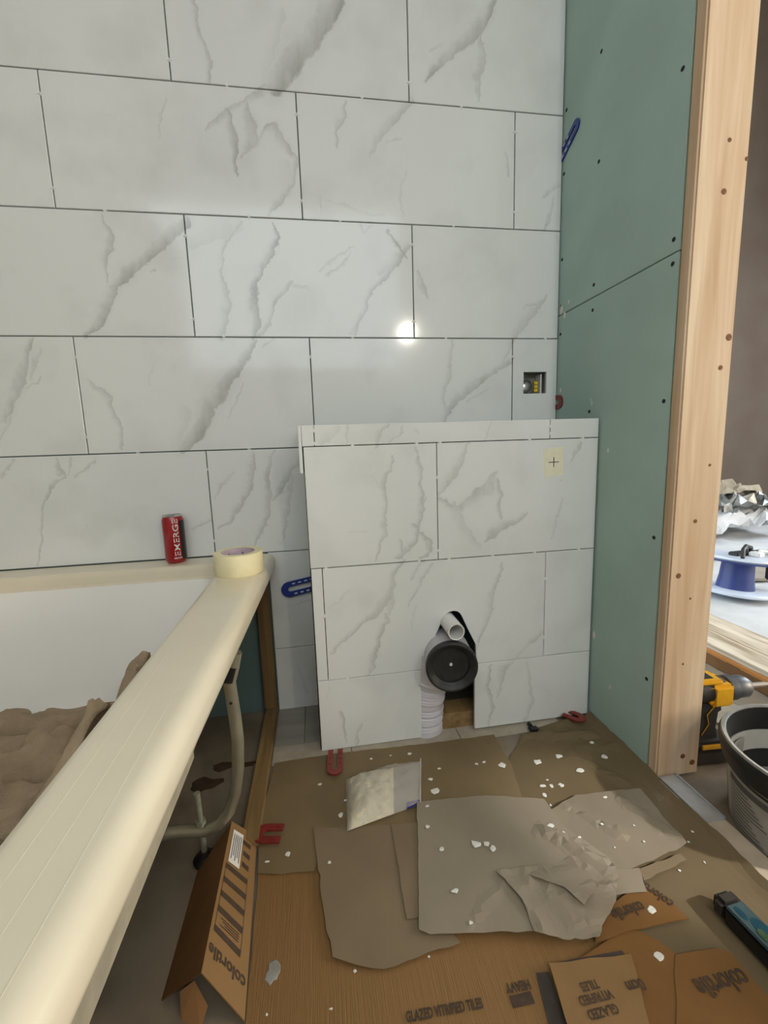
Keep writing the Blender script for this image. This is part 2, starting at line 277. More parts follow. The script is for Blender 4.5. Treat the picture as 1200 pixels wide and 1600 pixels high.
VEINS_REFLECTION_BACK=[([(-0.985, 1.892, 0.0054), (-0.977, 1.859, 0.0119), (-0.976, 1.832, 0.0082), (-0.963, 1.778, 0.0074), (-0.963, 1.723, 0.0069)], 0.5),
 ([(-0.617, 1.959, 0.0154), (-0.635, 1.929, 0.0299), (-0.695, 1.853, 0.0354), (-0.756, 1.783, 0.0453), (-0.808, 1.721, 0.0291)], 0.8),
 ([(-0.679, 1.847, 0.0041), (-0.733, 1.764, 0.0049)], 0.4),
 ([(-0.773, 1.887, 0.0127), (-0.839, 1.726, 0.0144)], 0.18),
 ([(-0.211, 1.974, 0.0092), (-0.241, 1.926, 0.0186), (-0.277, 1.893, 0.0238), (-0.34, 1.835, 0.0184), (-0.403, 1.769, 0.0075)], 0.7),
 ([(-0.25, 1.903, 0.0065), (-0.238, 1.844, 0.0155), (-0.26, 1.789, 0.0112), (-0.26, 1.727, 0.0044)], 0.55),
 ([(-0.358, 1.863, 0.0064), (-0.39, 1.841, 0.0064)], 0.25),
 ([(-1.063, 1.672, 0.0038), (-1.084, 1.636, 0.0064), (-1.091, 1.578, 0.0023)], 0.35),
 ([(-1.132, 1.474, 0.0039), (-1.143, 1.429, 0.0027)], 0.22),
 ([(-0.982, 1.607, 0.0046), (-0.94, 1.639, 0.0133), (-0.89, 1.671, 0.0095), (-0.832, 1.712, 0.0154), (-0.8, 1.722, 0.0107)], 0.42),
 ([(-0.923, 1.655, 0.008), (-0.917, 1.597, 0.0163), (-0.911, 1.516, 0.0073)], 0.65),
 ([(-0.875, 1.673, 0.0115), (-0.864, 1.6, 0.0214), (-0.895, 1.554, 0.0068)], 0.5),
 ([(-0.831, 1.617, 0.0059), (-0.806, 1.627, 0.0157), (-0.785, 1.583, 0.012), (-0.762, 1.555, 0.006)], 0.5),
 ([(-0.765, 1.554, 0.0072), (-0.774, 1.501, 0.0102), (-0.819, 1.437, 0.0101), (-0.84, 1.419, 0.004)], 0.5),
 ([(-0.867, 1.571, 0.0071), (-0.832, 1.61, 0.0059)], 0.4),
 ([(-0.796, 1.537, 0.0239), (-0.792, 1.477, 0.0202)], 0.16),
 ([(-0.621, 1.7, 0.0055), (-0.64, 1.653, 0.0093), (-0.651, 1.592, 0.0031)], 0.5),
 ([(-0.448, 1.713, 0.0152), (-0.502, 1.663, 0.0169), (-0.538, 1.622, 0.0146), (-0.558, 1.575, 0.0042)], 0.42),
 ([(-0.472, 1.622, 0.0038), (-0.513, 1.613, 0.0037)], 0.3),
 ([(-0.462, 1.541, 0.0026), (-0.481, 1.476, 0.0055), (-0.477, 1.428, 0.0027)], 0.2),
 ([(-0.697, 1.466, 0.0037), (-0.699, 1.422, 0.0032)], 0.35),
 ([(-0.175, 1.606, 0.0063), (-0.168, 1.545, 0.0046)], 0.42),
 ([(-0.684, 1.454, 0.0031), (-0.528, 1.426, 0.0038)], 0.22),
 ([(-0.599, 1.415, 0.0051), (-0.59, 1.381, 0.0027)], 0.38),
 ([(-0.564, 1.408, 0.0039), (-0.586, 1.381, 0.0027)], 0.32),
 ([(-0.009, 1.537, 0.0102), (-0.056, 1.506, 0.0054)], 0.35),
 ([(-0.02, 1.499, 0.0058), (-0.039, 1.447, 0.0086), (-0.058, 1.415, 0.0049)], 0.45),
 ([(-1.242, 1.402, 0.0038), (-1.236, 1.358, 0.01), (-1.255, 1.297, 0.0082), (-1.252, 1.247, 0.0037)], 0.5),
 ([(-1.056, 1.395, 0.0182), (-1.107, 1.348, 0.0243), (-1.159, 1.3, 0.014), (-1.209, 1.26, 0.0176), (-1.235, 1.232, 0.0139), (-1.263, 1.19, 0.0176), (-1.292, 1.142, 0.0139), (-1.319, 1.109, 0.0051)], 0.72),
 ([(-1.138, 1.278, 0.004), (-1.148, 1.271, 0.0033)], 0.4),
 ([(-1.066, 1.311, 0.0058), (-1.088, 1.305, 0.0038)], 0.3),
 ([(-0.917, 1.401, 0.0071), (-0.966, 1.337, 0.0059), (-0.97, 1.266, 0.0069), (-0.962, 1.194, 0.0121), (-0.985, 1.112, 0.0141)], 0.42),
 ([(-0.937, 1.393, 0.0354), (-1.037, 1.343, 0.0192)], 0.2),
 ([(-0.83, 1.397, 0.0043), (-0.821, 1.363, 0.0092), (-0.844, 1.318, 0.0111), (-0.873, 1.261, 0.0091), (-0.897, 1.212, 0.0133), (-0.89, 1.154, 0.0186), (-0.901, 1.111, 0.0092)], 0.72),
 ([(-0.789, 1.255, 0.0056), (-0.836, 1.196, 0.0114), (-0.856, 1.147, 0.0093), (-0.889, 1.113, 0.0057)], 0.55),
 ([(-0.79, 1.243, 0.0075), (-0.734, 1.236, 0.0037)], 0.35),
 ([(-0.71, 1.281, 0.0044), (-0.665, 1.32, 0.0053), (-0.619, 1.348, 0.0022)], 0.3),
 ([(-0.693, 1.27, 0.0038), (-0.648, 1.299, 0.0064), (-0.624, 1.333, 0.0022)], 0.38),
 ([(-0.457, 1.355, 0.0074), (-0.504, 1.312, 0.0166), (-0.533, 1.278, 0.0099), (-0.57, 1.235, 0.0076), (-0.6, 1.175, 0.0077), (-0.626, 1.12, 0.005)], 0.55),
 ([(-0.504, 1.328, 0.0146), (-0.55, 1.285, 0.0098)], 0.28),
 ([(-0.522, 1.394, 0.0033), (-0.494, 1.362, 0.0088), (-0.462, 1.321, 0.0022)], 0.8),
 ([(-0.431, 1.289, 0.0081), (-0.423, 1.238, 0.0137), (-0.408, 1.219, 0.0046)], 0.5),
 ([(-0.04, 1.236, 0.0052), (-0.08, 1.191, 0.0137), (-0.12, 1.154, 0.021), (-0.14, 1.117, 0.0105)], 0.36),
 ([(-0.066, 1.211, 0.0052), (-0.114, 1.196, 0.0043)], 0.3),
 ([(-1.444, 1.099, 0.008), (-1.469, 1.047, 0.0135), (-1.499, 0.992, 0.018), (-1.541, 0.905, 0.0115)], 0.58),
 ([(-1.432, 1.079, 0.0097), (-1.467, 1.008, 0.0063)], 0.35),
 ([(-1.435, 1.011, 0.0043), (-1.477, 0.989, 0.0045)], 0.4),
 ([(-1.525, 0.912, 0.0054), (-1.558, 0.84, 0.004)], 0.4),
 ([(-1.328, 0.998, 0.004), (-1.313, 0.971, 0.0085), (-1.284, 0.949, 0.0104), (-1.276, 0.907, 0.0086), (-1.266, 0.873, 0.0086), (-1.267, 0.819, 0.0053)], 0.48),
 ([(-0.894, 1.1, 0.0086), (-0.923, 1.054, 0.0175), (-0.996, 0.978, 0.0232), (-1.045, 0.902, 0.0255), (-1.074, 0.859, 0.0292), (-1.116, 0.814, 0.0163)], 0.78),
 ([(-0.937, 0.986, 0.0038), (-0.987, 0.892, 0.0031)], 0.38),
 ([(-1.163, 1.038, 0.0029), (-1.187, 0.989, 0.0024)], 0.22),
 ([(-0.851, 1.105, 0.005), (-0.874, 1.085, 0.0042)], 0.4),
 ([(-1.094, 0.92, 0.0181), (-1.137, 0.818, 0.0151)], 0.2),
 ([(-0.339, 1.098, 0.0064), (-0.35, 0.999, 0.0108), (-0.366, 0.943, 0.0084), (-0.361, 0.887, 0.0073)], 0.35),  # first stroke here is a reflected band painted on the tile, no vein
 ([(-0.149, 1.053, 0.0075), (-0.21, 1.016, 0.0136), (-0.27, 0.979, 0.0182), (-0.321, 0.943, 0.0158), (-0.351, 0.906, 0.0133), (-0.367, 0.874, 0.009)], 0.6),
 ([(-0.22, 0.969, 0.0067), (-0.291, 0.933, 0.0043)], 0.35),
 ([(-0.15, 1.108, 0.0074), (-0.19, 1.034, 0.005)], 0.3),
 ([(-1.43, 0.8, 0.005), (-1.431, 0.768, 0.0103), (-1.418, 0.751, 0.0042)], 0.5),
 ([(-1.418, 0.751, 0.0045), (-1.442, 0.743, 0.0094), (-1.467, 0.701, 0.0066), (-1.488, 0.624, 0.0056), (-1.51, 0.51, 0.0029)], 0.5),
 ([(-1.396, 0.801, 0.005), (-1.409, 0.759, 0.0052)], 0.4),
 ([(-1.335, 0.79, 0.0052), (-1.395, 0.75, 0.0043)], 0.4),
 ([(-1.534, 0.798, 0.0054), (-1.569, 0.762, 0.0059)], 0.4),
 ([(-1.38, 0.618, 0.0029), (-1.396, 0.579, 0.0024)], 0.35),
 ([(-1.063, 0.613, 0.0082), (-1.108, 0.59, 0.0057)], 0.4),
 ([(-0.982, 0.745, 0.005), (-1.019, 0.715, 0.0063), (-1.04, 0.674, 0.0026)], 0.32),
 ([(-0.921, 0.784, 0.0096), (-0.941, 0.703, 0.0117), (-0.981, 0.649, 0.0096), (-1.011, 0.605, 0.0075), (-1.043, 0.584, 0.0037)], 0.52),
 ([(-0.863, 0.8, 0.0058), (-0.889, 0.737, 0.0097), (-0.889, 0.682, 0.0119), (-0.904, 0.608, 0.0099), (-0.936, 0.53, 0.0049)], 0.56),
 ([(-0.788, 0.784, 0.0098), (-0.852, 0.698, 0.012), (-0.882, 0.663, 0.0049)], 0.5),
 ([(-0.823, 0.725, 0.0093), (-0.863, 0.529, 0.0062)], 0.3),
 ([(-0.896, 0.314, 0.0054), (-0.78, 0.348, 0.0052)], 0.3),
 ([(-0.857, 0.187, 0.0069), (-0.817, 0.055, 0.0072)], 0.25)]
VEINS_BOX=[([(-0.674, 0.855, 0.0077), (-0.673, 0.814, 0.0047)], 0.3),
 ([(-0.568, 0.86, 0.0052), (-0.594, 0.83, 0.0125), (-0.601, 0.809, 0.0081)], 0.5),
 ([(-0.536, 0.855, 0.0041), (-0.566, 0.811, 0.0034)], 0.5),
 ([(-0.509, 0.84, 0.0047), (-0.501, 0.827, 0.004)], 0.25),
 ([(-0.306, 0.857, 0.0038), (-0.321, 0.811, 0.0042)], 0.4),
 ([(-0.706, 0.848, 0.0169), (-0.738, 0.816, 0.0138)], 0.2),
 ([(-0.567, 0.775, 0.0041), (-0.585, 0.712, 0.0107), (-0.579, 0.655, 0.0069), (-0.599, 0.558, 0.006), (-0.609, 0.515, 0.003)], 0.5),
 ([(-0.626, 0.738, 0.0029), (-0.594, 0.704, 0.0029)], 0.28),
 ([(-0.499, 0.796, 0.0054), (-0.487, 0.699, 0.0071), (-0.497, 0.634, 0.0091), (-0.507, 0.569, 0.0092), (-0.538, 0.537, 0.0112), (-0.562, 0.518, 0.0056)], 0.52),
 ([(-0.48, 0.675, 0.0055), (-0.505, 0.648, 0.003)], 0.4),
 ([(-0.515, 0.602, 0.0055), (-0.473, 0.558, 0.0093), (-0.465, 0.523, 0.0072), (-0.5, 0.51, 0.0057)], 0.55),
 ([(-0.554, 0.563, 0.0055), (-0.55, 0.518, 0.0046)], 0.5),
 ([(-0.674, 0.596, 0.0023), (-0.63, 0.59, 0.0019)], 0.22),
 ([(-0.365, 0.804, 0.0055), (-0.4, 0.744, 0.0155), (-0.429, 0.705, 0.0134), (-0.441, 0.678, 0.0057)], 0.42),
 ([(-0.441, 0.664, 0.0068), (-0.39, 0.637, 0.0157), (-0.361, 0.66, 0.018), (-0.308, 0.683, 0.0201), (-0.288, 0.727, 0.008)], 0.5),
 ([(-0.286, 0.707, 0.007), (-0.282, 0.639, 0.0097), (-0.276, 0.602, 0.0038)], 0.52),
 ([(-0.421, 0.655, 0.0112), (-0.378, 0.577, 0.0232), (-0.343, 0.537, 0.0149)], 0.3),
 ([(-0.206, 0.623, 0.004), (-0.255, 0.59, 0.012), (-0.299, 0.572, 0.0184), (-0.32, 0.553, 0.0091)], 0.55),
 ([(-0.108, 0.647, 0.0034), (-0.117, 0.578, 0.0068), (-0.131, 0.54, 0.0034)], 0.36),
 ([(-0.06, 0.798, 0.0061), (-0.075, 0.755, 0.0051)], 0.4),
 ([(-0.547, 0.507, 0.0067), (-0.568, 0.48, 0.0092), (-0.587, 0.413, 0.0153), (-0.622, 0.373, 0.0133), (-0.665, 0.35, 0.0071), (-0.716, 0.312, 0.006), (-0.742, 0.28, 0.0034)], 0.5),
 ([(-0.559, 0.496, 0.0055), (-0.583, 0.386, 0.0072), (-0.589, 0.366, 0.0036)], 0.45),
 ([(-0.457, 0.497, 0.0056), (-0.501, 0.457, 0.0073), (-0.528, 0.381, 0.0036)], 0.36),
 ([(-0.597, 0.37, 0.0067), (-0.589, 0.352, 0.0093), (-0.616, 0.301, 0.0071), (-0.636, 0.232, 0.0093), (-0.65, 0.205, 0.0036)], 0.55),
 ([(-0.5, 0.5, 0.0068), (-0.526, 0.459, 0.0046)], 0.3),
 ([(-0.277, 0.483, 0.004), (-0.302, 0.396, 0.0099), (-0.307, 0.361, 0.0099), (-0.325, 0.308, 0.0066), (-0.342, 0.25, 0.0028)], 0.5),
 ([(-0.157, 0.281, 0.0064), (-0.194, 0.247, 0.0105), (-0.226, 0.209, 0.004)], 0.36),
 ([(-0.685, 0.447, 0.0029), (-0.736, 0.401, 0.0053)], 0.25),
 ([(-0.511, 0.38, 0.0038), (-0.521, 0.309, 0.0032)], 0.2),
 ([(-0.721, 0.115, 0.0037), (-0.719, 0.078, 0.0093), (-0.713, 0.02, 0.0036)], 0.5),
 ([(-0.668, 0.07, 0.0069), (-0.688, 0.005, 0.0057)], 0.4),
 ([(-0.747, 0.191, 0.0036), (-0.754, 0.156, 0.003)], 0.2),
 ([(-0.307, 0.194, 0.0062), (-0.312, 0.118, 0.008), (-0.297, 0.058, 0.0081), (-0.306, 0.015, 0.004)], 0.5),
 ([(-0.237, 0.195, 0.0076), (-0.269, 0.18, 0.0173), (-0.287, 0.095, 0.0052)], 0.4),
 ([(-0.193, 0.19, 0.0063), (-0.181, 0.062, 0.0083), (-0.2, 0.01, 0.0042)], 0.32)]
SHEETS={'paper_back': [(-0.897, -0.239), (-0.749, -0.233), (-0.509, -0.244), (-0.306, -0.246), (-0.31, -0.365), (-0.351, -0.54), (-0.588, -0.56), (-0.785, -0.522), (-0.798, -0.547), (-0.858, -0.542), (-0.904, -0.531), (-0.912, -0.383)],
 'paper_right': [(-0.31, -0.347), (-0.248, -0.282), (-0.175, -0.243), (-0.093, -0.236), (-0.002, -0.222), (0.0, -0.327), (0.003, -0.427), (-0.006, -0.506), (0.001, -0.627), (-0.001, -0.729), (-0.01, -0.823), (-0.165, -0.905), (-0.223, -0.84), (-0.283, -0.764), (-0.381, -0.688), (-0.433, -0.568), (-0.381, -0.433)],
 'paper_grey': [(-0.569, -0.436), (-0.411, -0.449), (-0.29, -0.483), (-0.286, -0.553), (-0.242, -0.632), (-0.252, -0.673), (-0.303, -0.68), (-0.388, -0.719), (-0.441, -0.723), (-0.609, -0.697), (-0.625, -0.687), (-0.605, -0.601)],
 'paper_left': [(-0.798, -0.455), (-0.634, -0.477), (-0.569, -0.483), (-0.582, -0.671), (-0.563, -0.713), (-0.69, -0.726), (-0.728, -0.714), (-0.767, -0.696), (-0.778, -0.635)],
 'paper_strip': [(-0.635, -0.48), (-0.558, -0.485), (-0.606, -0.667), (-0.641, -0.666)],
 'paper_light': [(-0.298, -0.513), (-0.213, -0.484), (-0.062, -0.495), (-0.077, -0.636), (-0.177, -0.652), (-0.265, -0.667), (-0.252, -0.636), (-0.285, -0.556)],
 'paper_crumple': [(-0.463, -0.621), (-0.368, -0.623), (-0.256, -0.622), (-0.252, -0.673), (-0.282, -0.706), (-0.321, -0.731), (-0.347, -0.753), (-0.403, -0.744), (-0.443, -0.726), (-0.44, -0.677)],
 'paper_fold': [(-0.425, -0.625), (-0.39, -0.65), (-0.359, -0.672), (-0.351, -0.691), (-0.342, -0.706), (-0.312, -0.69), (-0.289, -0.672), (-0.285, -0.651), (-0.283, -0.624), (-0.294, -0.588), (-0.336, -0.566), (-0.393, -0.583)],
 'paper_slip': [(-0.264, -0.655), (-0.2, -0.66), (-0.218, -0.701), (-0.289, -0.696)],
 'paper_tab': [(-0.2, -0.66), (-0.102, -0.648), (-0.101, -0.661), (-0.207, -0.681)],
 'card_main': [(-0.902, -0.53), (-0.76, -0.52), (-0.286, -0.597), (-0.241, -0.714), (-0.276, -0.831), (-0.307, -0.945), (-0.88, -0.845), (-0.892, -0.749)],
 'card_b': [(-0.329, -0.718), (-0.218, -0.685), (-0.195, -0.703), (-0.181, -0.749), (-0.286, -0.747), (-0.353, -0.753)],
 'card_c': [(-0.336, -0.753), (-0.282, -0.741), (-0.252, -0.768), (-0.238, -0.792), (-0.273, -0.86), (-0.336, -0.94), (-0.49, -0.913), (-0.366, -0.815), (-0.39, -0.767)],
 'card_d': [(-0.441, -0.767), (-0.311, -0.778), (-0.351, -0.872), (-0.371, -0.903), (-0.464, -0.887)],
 'card_e': [(-0.243, -0.789), (-0.173, -0.793), (-0.159, -0.801), (-0.154, -0.881), (-0.188, -0.93), (-0.348, -0.907)],
 'tape_a': [(-0.463, -0.769), (-0.443, -0.771), (-0.45, -0.828), (-0.459, -0.865), (-0.483, -0.863)],
 'tape_b': [(-0.435, -0.765), (-0.319, -0.769), (-0.319, -0.779), (-0.435, -0.776)]}
SPLASH=[(-0.698, -0.445, 0.0056), (-0.739, -0.431, 0.0061), (-0.519, -0.406, 0.0107), (-0.52, -0.37, 0.0056), (-0.49, -0.34, 0.0046), (-0.394, -0.344, 0.0051), (-0.374, -0.341, 0.0041), (-0.333, -0.36, 0.0113), (-0.242, -0.365, 0.0107), (-0.179, -0.357, 0.0076), (-0.069, -0.331, 0.0061), (-0.069, -0.382, 0.0071), (-0.157, -0.411, 0.0091), (-0.269, -0.439, 0.0062), (-0.249, -0.443, 0.0051), (-0.226, -0.444, 0.0072), (-0.278, -0.464, 0.0072), (-0.314, -0.551, 0.0066), (-0.156, -0.504, 0.0041), (-0.55, -0.454, 0.0035), (-0.563, -0.504, 0.0041), (-0.548, -0.558, 0.004), (-0.479, -0.56, 0.0086), (-0.45, -0.576, 0.0076), (-0.458, -0.564, 0.0051), (-0.548, -0.64, 0.0051), (-0.539, -0.694, 0.0035), (-0.28, -0.492, 0.0036), (-0.296, -0.569, 0.0046), (-0.068, -0.667, 0.0025), (-0.062, -0.625, 0.003), (-0.153, -0.655, 0.004), (-0.036, -0.608, 0.0032), (-0.23, -0.726, 0.0061), (-0.268, -0.786, 0.0056), (-0.767, -0.539, 0.0035), (-0.848, -0.504, 0.005), (-0.887, -0.512, 0.0032), (-0.734, -0.717, 0.0035), (-0.617, -0.719, 0.0025), (-0.772, -0.756, 0.0021), (-0.863, -0.746, 0.0025), (-0.726, -0.393, 0.0035), (-0.783, -0.334, 0.0036), (-0.652, -0.274, 0.0041), (-0.601, -0.272, 0.0032), (-0.551, -0.275, 0.0041), (-0.271, -0.585, 0.003), (-0.21, -0.568, 0.0035), (-0.146, -0.58, 0.003), (-0.217, -0.616, 0.0025), (-0.153, -0.615, 0.003), (-0.249, -0.424, 0.003), (-0.093, -0.741, 0.0025), (-0.126, -0.672, 0.0032)]
# ------------------------------------------------------------------ the setting
def struct(o, label, cat): return tag(o, label, cat, kind='structure')
floor = struct(B(-1.80, 4.3, -2.9, 2.25, -.06, 0).build('floor', M['concrete']), 'bare dusty concrete floor running through both rooms', 'floor')
T, H, ZC = .602, .302, 1.1098
wall_back = struct(MB().box(-1.79, -.114, .009, .07, 0, 2.45).box(-.033, .0, .009, .07, 0, 2.45).box(-.114, -.033, .009, .07, 0, .946).box(-.114, -.033, .009, .07, 1.016, 2.45).box(-.114, -.033, .048, .07, .946, 1.016).build('wall_back', M['board_dark']), 'back wall clad in white marble-look tiles with open dark joints', 'wall')
tile_n = 0
def strokes_in(V, x0, x1, z0, z1):
    out = []
    for pts, s in V:
        for a, b in zip(pts, pts[1:]):
            m = max(a[2], b[2]) + .03
            if max(a[0], b[0]) + m > x0 and min(a[0], b[0]) - m < x1 and max(a[1], b[1]) + m > z0 and min(a[1], b[1]) - m < z1: out.append((a, b, s))
    return out
def tile(parent, V, x0, x1, z0, z1, yf=0., th=.009, poly=None, hole=None, name='wall_tile'):
    global tile_n
    tile_n += 1
    cx, cz = (x0 + x1) / 2, (z0 + z1) / 2
    m = MB(); c = .0012
    if poly: m.prism(poly, 'y', yf, yf + th)
    elif hole:
        hx0, hx1, hz0, hz1 = hole
        xs = (x0, hx0, hx1, x1); zs = (z0, hz0, hz1, z1)
        vs = [(x, y, z) for y in (yf, yf + th) for z in zs for x in xs]; fs = []
        for j in range(3):
            for i in range(3):
                if i == 1 and j == 1: continue
                a = j * 4 + i; fs += [(a, a + 1, a + 5, a + 4), (a + 16, a + 20, a + 21, a + 17)]
        def side(i, j): fs.append((i, j, j + 16, i + 16))
        for i in range(3): side(i + 1, i); side(12 + i, 13 + i); side(i * 4, i * 4 + 4); side(i * 4 + 7, i * 4 + 3)
        side(5, 6); side(6, 10); side(10, 9); side(9, 5)
        m.add(vs, fs)
    else:
        vs = []
        for y, e in ((yf + th, 0), (yf + c, 0), (yf, c)):
            vs += [(x0 + e, y, z0 + e), (x1 - e, y, z0 + e), (x1 - e, y, z1 - e), (x0 + e, y, z1 - e)]
        fs = [(3, 2, 1, 0), (8, 9, 10, 11)] + [(i * 4 + k, i * 4 + (k + 1) % 4, i * 4 + 4 + (k + 1) % 4, i * 4 + 4 + k) for i in range(2) for k in range(4)]
        m.add(vs, fs)
    return m.build(name, marble('marble_tile', strokes_in(V, x0, x1, z0, z1), tile_n, cx, cz), parent, origin=(cx, yf, cz))
XL, XR = -1.787, -.003
for k in range(-2, 5):                                   # full height courses (E .. above the frame)
    z0, z1 = ZC + k * H + .0014, min(ZC + (k + 1) * H - .0014, 2.44)
    o = -1.0515 if k % 2 == 0 else -1.3512
    cuts = sorted({XL, XR} | {round(o + n * T, 4) for n in range(-1, 3) if XL < o + n * T < XR - .03})
    for a, b in zip(cuts, cuts[1:]):
        a2 = a + (.0014 if a > XL else 0); b2 = b - (.0014 if b < XR else 0)
        hole = (-.111, -.036, .949, 1.013) if k == -1 and a > -.2 else None
        tile(wall_back, VEINS_REFLECTION_BACK, a2, b2, z0, z1, hole=hole)
tile(wall_back, VEINS_REFLECTION_BACK, -.905, -.751, ZC - 3 * H + .001, ZC - 2 * H - .001)
tile(wall_back, VEINS_REFLECTION_BACK, -.905, -.751, .003, ZC - 3 * H - .001)
# white spacers left in the open joints
sp_mesh = None
def spacer(parent, x, z, vert, yf=0.):
    global sp_mesh
    if sp_mesh is None:
        ob = MB().box(-.0065, .0065, -.0012, .006, -.0013, .0013).box(-.0013, .0013, -.0012, .006, -.004, .004).build('tile_spacer', M['spacer'], parent, origin=None)
        sp_mesh = ob.data
        # built around the origin: move the mesh object instead of its vertices
        for v in sp_mesh.vertices: v.co += parent.location
    else:
        ob = bpy.data.objects.new('tile_spacer', sp_mesh); COL.objects.link(ob); ob.parent = parent
    ob.location = Vector((x, yf, z)) - parent.location
    ob.rotation_euler = (0, 0 if vert else PI / 2, 0)
for k in range(-2, 4):
    z = ZC + k * H
    o = -1.0515 if k % 2 == 0 else -1.3512
    for i in range(4):
        x = o + .12 + i * .31 + random.uniform(-.05, .05)
        if XL < x < -.03 and not (k == -2 and x > -.8) and not (k == -1 and x > -.8): spacer(wall_back, x, z, False)
    for n in range(3):
        x = o + n * T
        if XL < x < -.1:
            for dz in (.045, .25):
                if k > -2 or x < -.9:
                    if not (k == -1 and x > -.9 and dz < .1): spacer(wall_back, x, z + dz, True)

wall_left = struct(B(-1.86, -1.79, -2.9, .07, 0, 2.45).build('wall_left', M['grey_wall']), 'bare grey plastered wall along the far side of the bath', 'wall')
wall_right = struct(B(.013, .10, -.441, .07, 0, 2.45).build('wall_right', M['board_dark']), 'stud wall faced with green moisture board beside the doorway', 'wall')
for z0, z1 in ((.0, 1.174), (1.1762, 2.45)):
    B(0, .0125, -.4405, .009, z0, z1, c=.0012).build('plasterboard', M['board'], wall_right, origin=(.006, -.2, (z0 + z1) / 2))
scr = None
for y, z in ((-.161, 1.746), (-.42, 1.512), (-.167, 1.498), (-.165, 1.206), (-.164, 1.143), (-.424, 1.202), (-.425, 1.155), (-.424, .879), (-.166, .879), (-.42, .577), (-.424, .234), (-.012, 1.72), (-.008, 1.56), (-.01, 1.33), (-.01, 1.20), (-.012, 1.12)):
    if scr is None:
        ob = MB().lathe([(.0046, -.0002), (.0046, .0006), (.002, .0003)], 10).build('screw', M['hole'], wall_right, local=True); scr = ob.data
    else:
        ob = bpy.data.objects.new('screw', scr); COL.objects.link(ob); ob.parent = wall_right
    ob.location = (-.0001, y, z); ob.rotation_euler = (0, -PI / 2, 0)
for y, z, s in ((-.25, .773, .004), (-.224, .256, .008), (-.03, 1.17, .007), (-.012, 1.19, .01), (-.05, 1.2, .004), (-.02, .955, .005), (-.175, .9, .004), (-.17, .91, .003), (-.3, .14, .004)):
    MB().lathe([(s, 0), (s * .8, .0006), (s * .2, .0009)], 8).build('plaster_fleck', M['plaster'], wall_right, local=True).matrix_basis = Matrix.Translation((0, y, z)) @ Matrix.Rotation(-PI / 2, 4, 'Y') @ Matrix.Diagonal((1.5, .8, 1, 1))
ceiling = struct(B(-1.86, .12, -2.0, .07, 2.45, 2.5).build('ceiling', M['white_wall']), 'white ceiling over the tiled end of the room', 'ceiling')
wall_far = struct(B(.12, 4.3, 2.25, 2.33, 0, 4.3).build('wall_far', M['pink']), 'bare pinkish plaster wall of the room beyond the doorway', 'wall')

ceiling_far = struct(B(.12, 4.4, -2.9, 2.33, 4.3, 4.35).build('ceiling_far', M['white_wall']), 'unseen high white ceiling added over the far room to cut sky light', 'ceiling')  # out of view, added to reduce sky light in the far room
wall_rear_blocker = struct(B(-1.86, .12, -2.75, -2.65, 0, 1.5).build('wall_rear_blocker', M['white_wall']), 'unseen low white wall added opposite the tiled wall to block low light', 'wall')  # added out of view, its height set to dim the floor and lower tiles
wall_hall = struct(B(4.3, 4.4, -2.9, 2.33, 0, 4.3).build('wall_hall', M['white_wall']), 'plastered outer wall of the far room behind the assumed area lights', 'wall')  # solid, no window in it; assumed area lights stand in front
wall_south = struct(B(.12, 4.3, -3.0, -2.9, 0, 4.3).build('wall_south', M['white_wall']), 'plastered end wall of the far room facing the pink wall', 'wall')
# door stud
stud = thing('timber_stud', 'pale planed pine stud standing at the end of the green board wall', 'stud', (.055, -.456, .004))
B(0, .113, -.4700, -.4415, .004, 2.45, c=.004).build('stud_body', M['pine'], stud)
for x, z, r in ((.066, 1.36, .004), (.062, 1.27, .0055), (.100, 1.0, .007), (.086, .94, .005), (.079, .74, .003), (.054, .62, .0045), (.022, .5, .006), (.056, .445, .0025), (.05, .29, .0025), (.068, .055, .006), (.095, .035, .007), (.107, 1.33, .004)):
    MB().lathe([(r, 0), (r, .0008), (r * .4, .001)], 12).build('knot', M['knot'], stud, local=True).matrix_basis = Matrix.Translation((x - .055, -.4698 + .456, z - .004)) @ Matrix.Rotation(PI / 2, 4, 'X')
# threshold
th = struct(B(.002, .052, -1.75, -.4705, 0, .012, c=.003).build('trim_1', M['thresh'], origin=(.03, -.9, 0)), 'dusty wooden threshold strip across the doorway floor', 'threshold')
B(.004, .050, -.60, -.474, .0121, .0145, c=.0008).build('metal_cover', M['zincstrip'], th)
B(.046, .050, -.60, -.474, .0145, .0175).build('metal_edge', M['zincstrip'], th)

# floor tiles under the boxing
for x0, x1, y0, y1, m in ((-.905, -.826, -.170, .006, 'grey_tile'), (-.823, -.62, -.170, .006, 'grey_tile'), (-.905, -.70, -.243, -.172, 'strip'), (-.698, -.40, -.247, -.172, 'strip'), (-.398, -.10, -.25, -.172, 'strip')):
    B(x0, x1, y0, y1, 0, .003, c=.0006).build('floor_tile', M[m], floor, origin=((x0 + x1) / 2, (y0 + y1) / 2, 0))

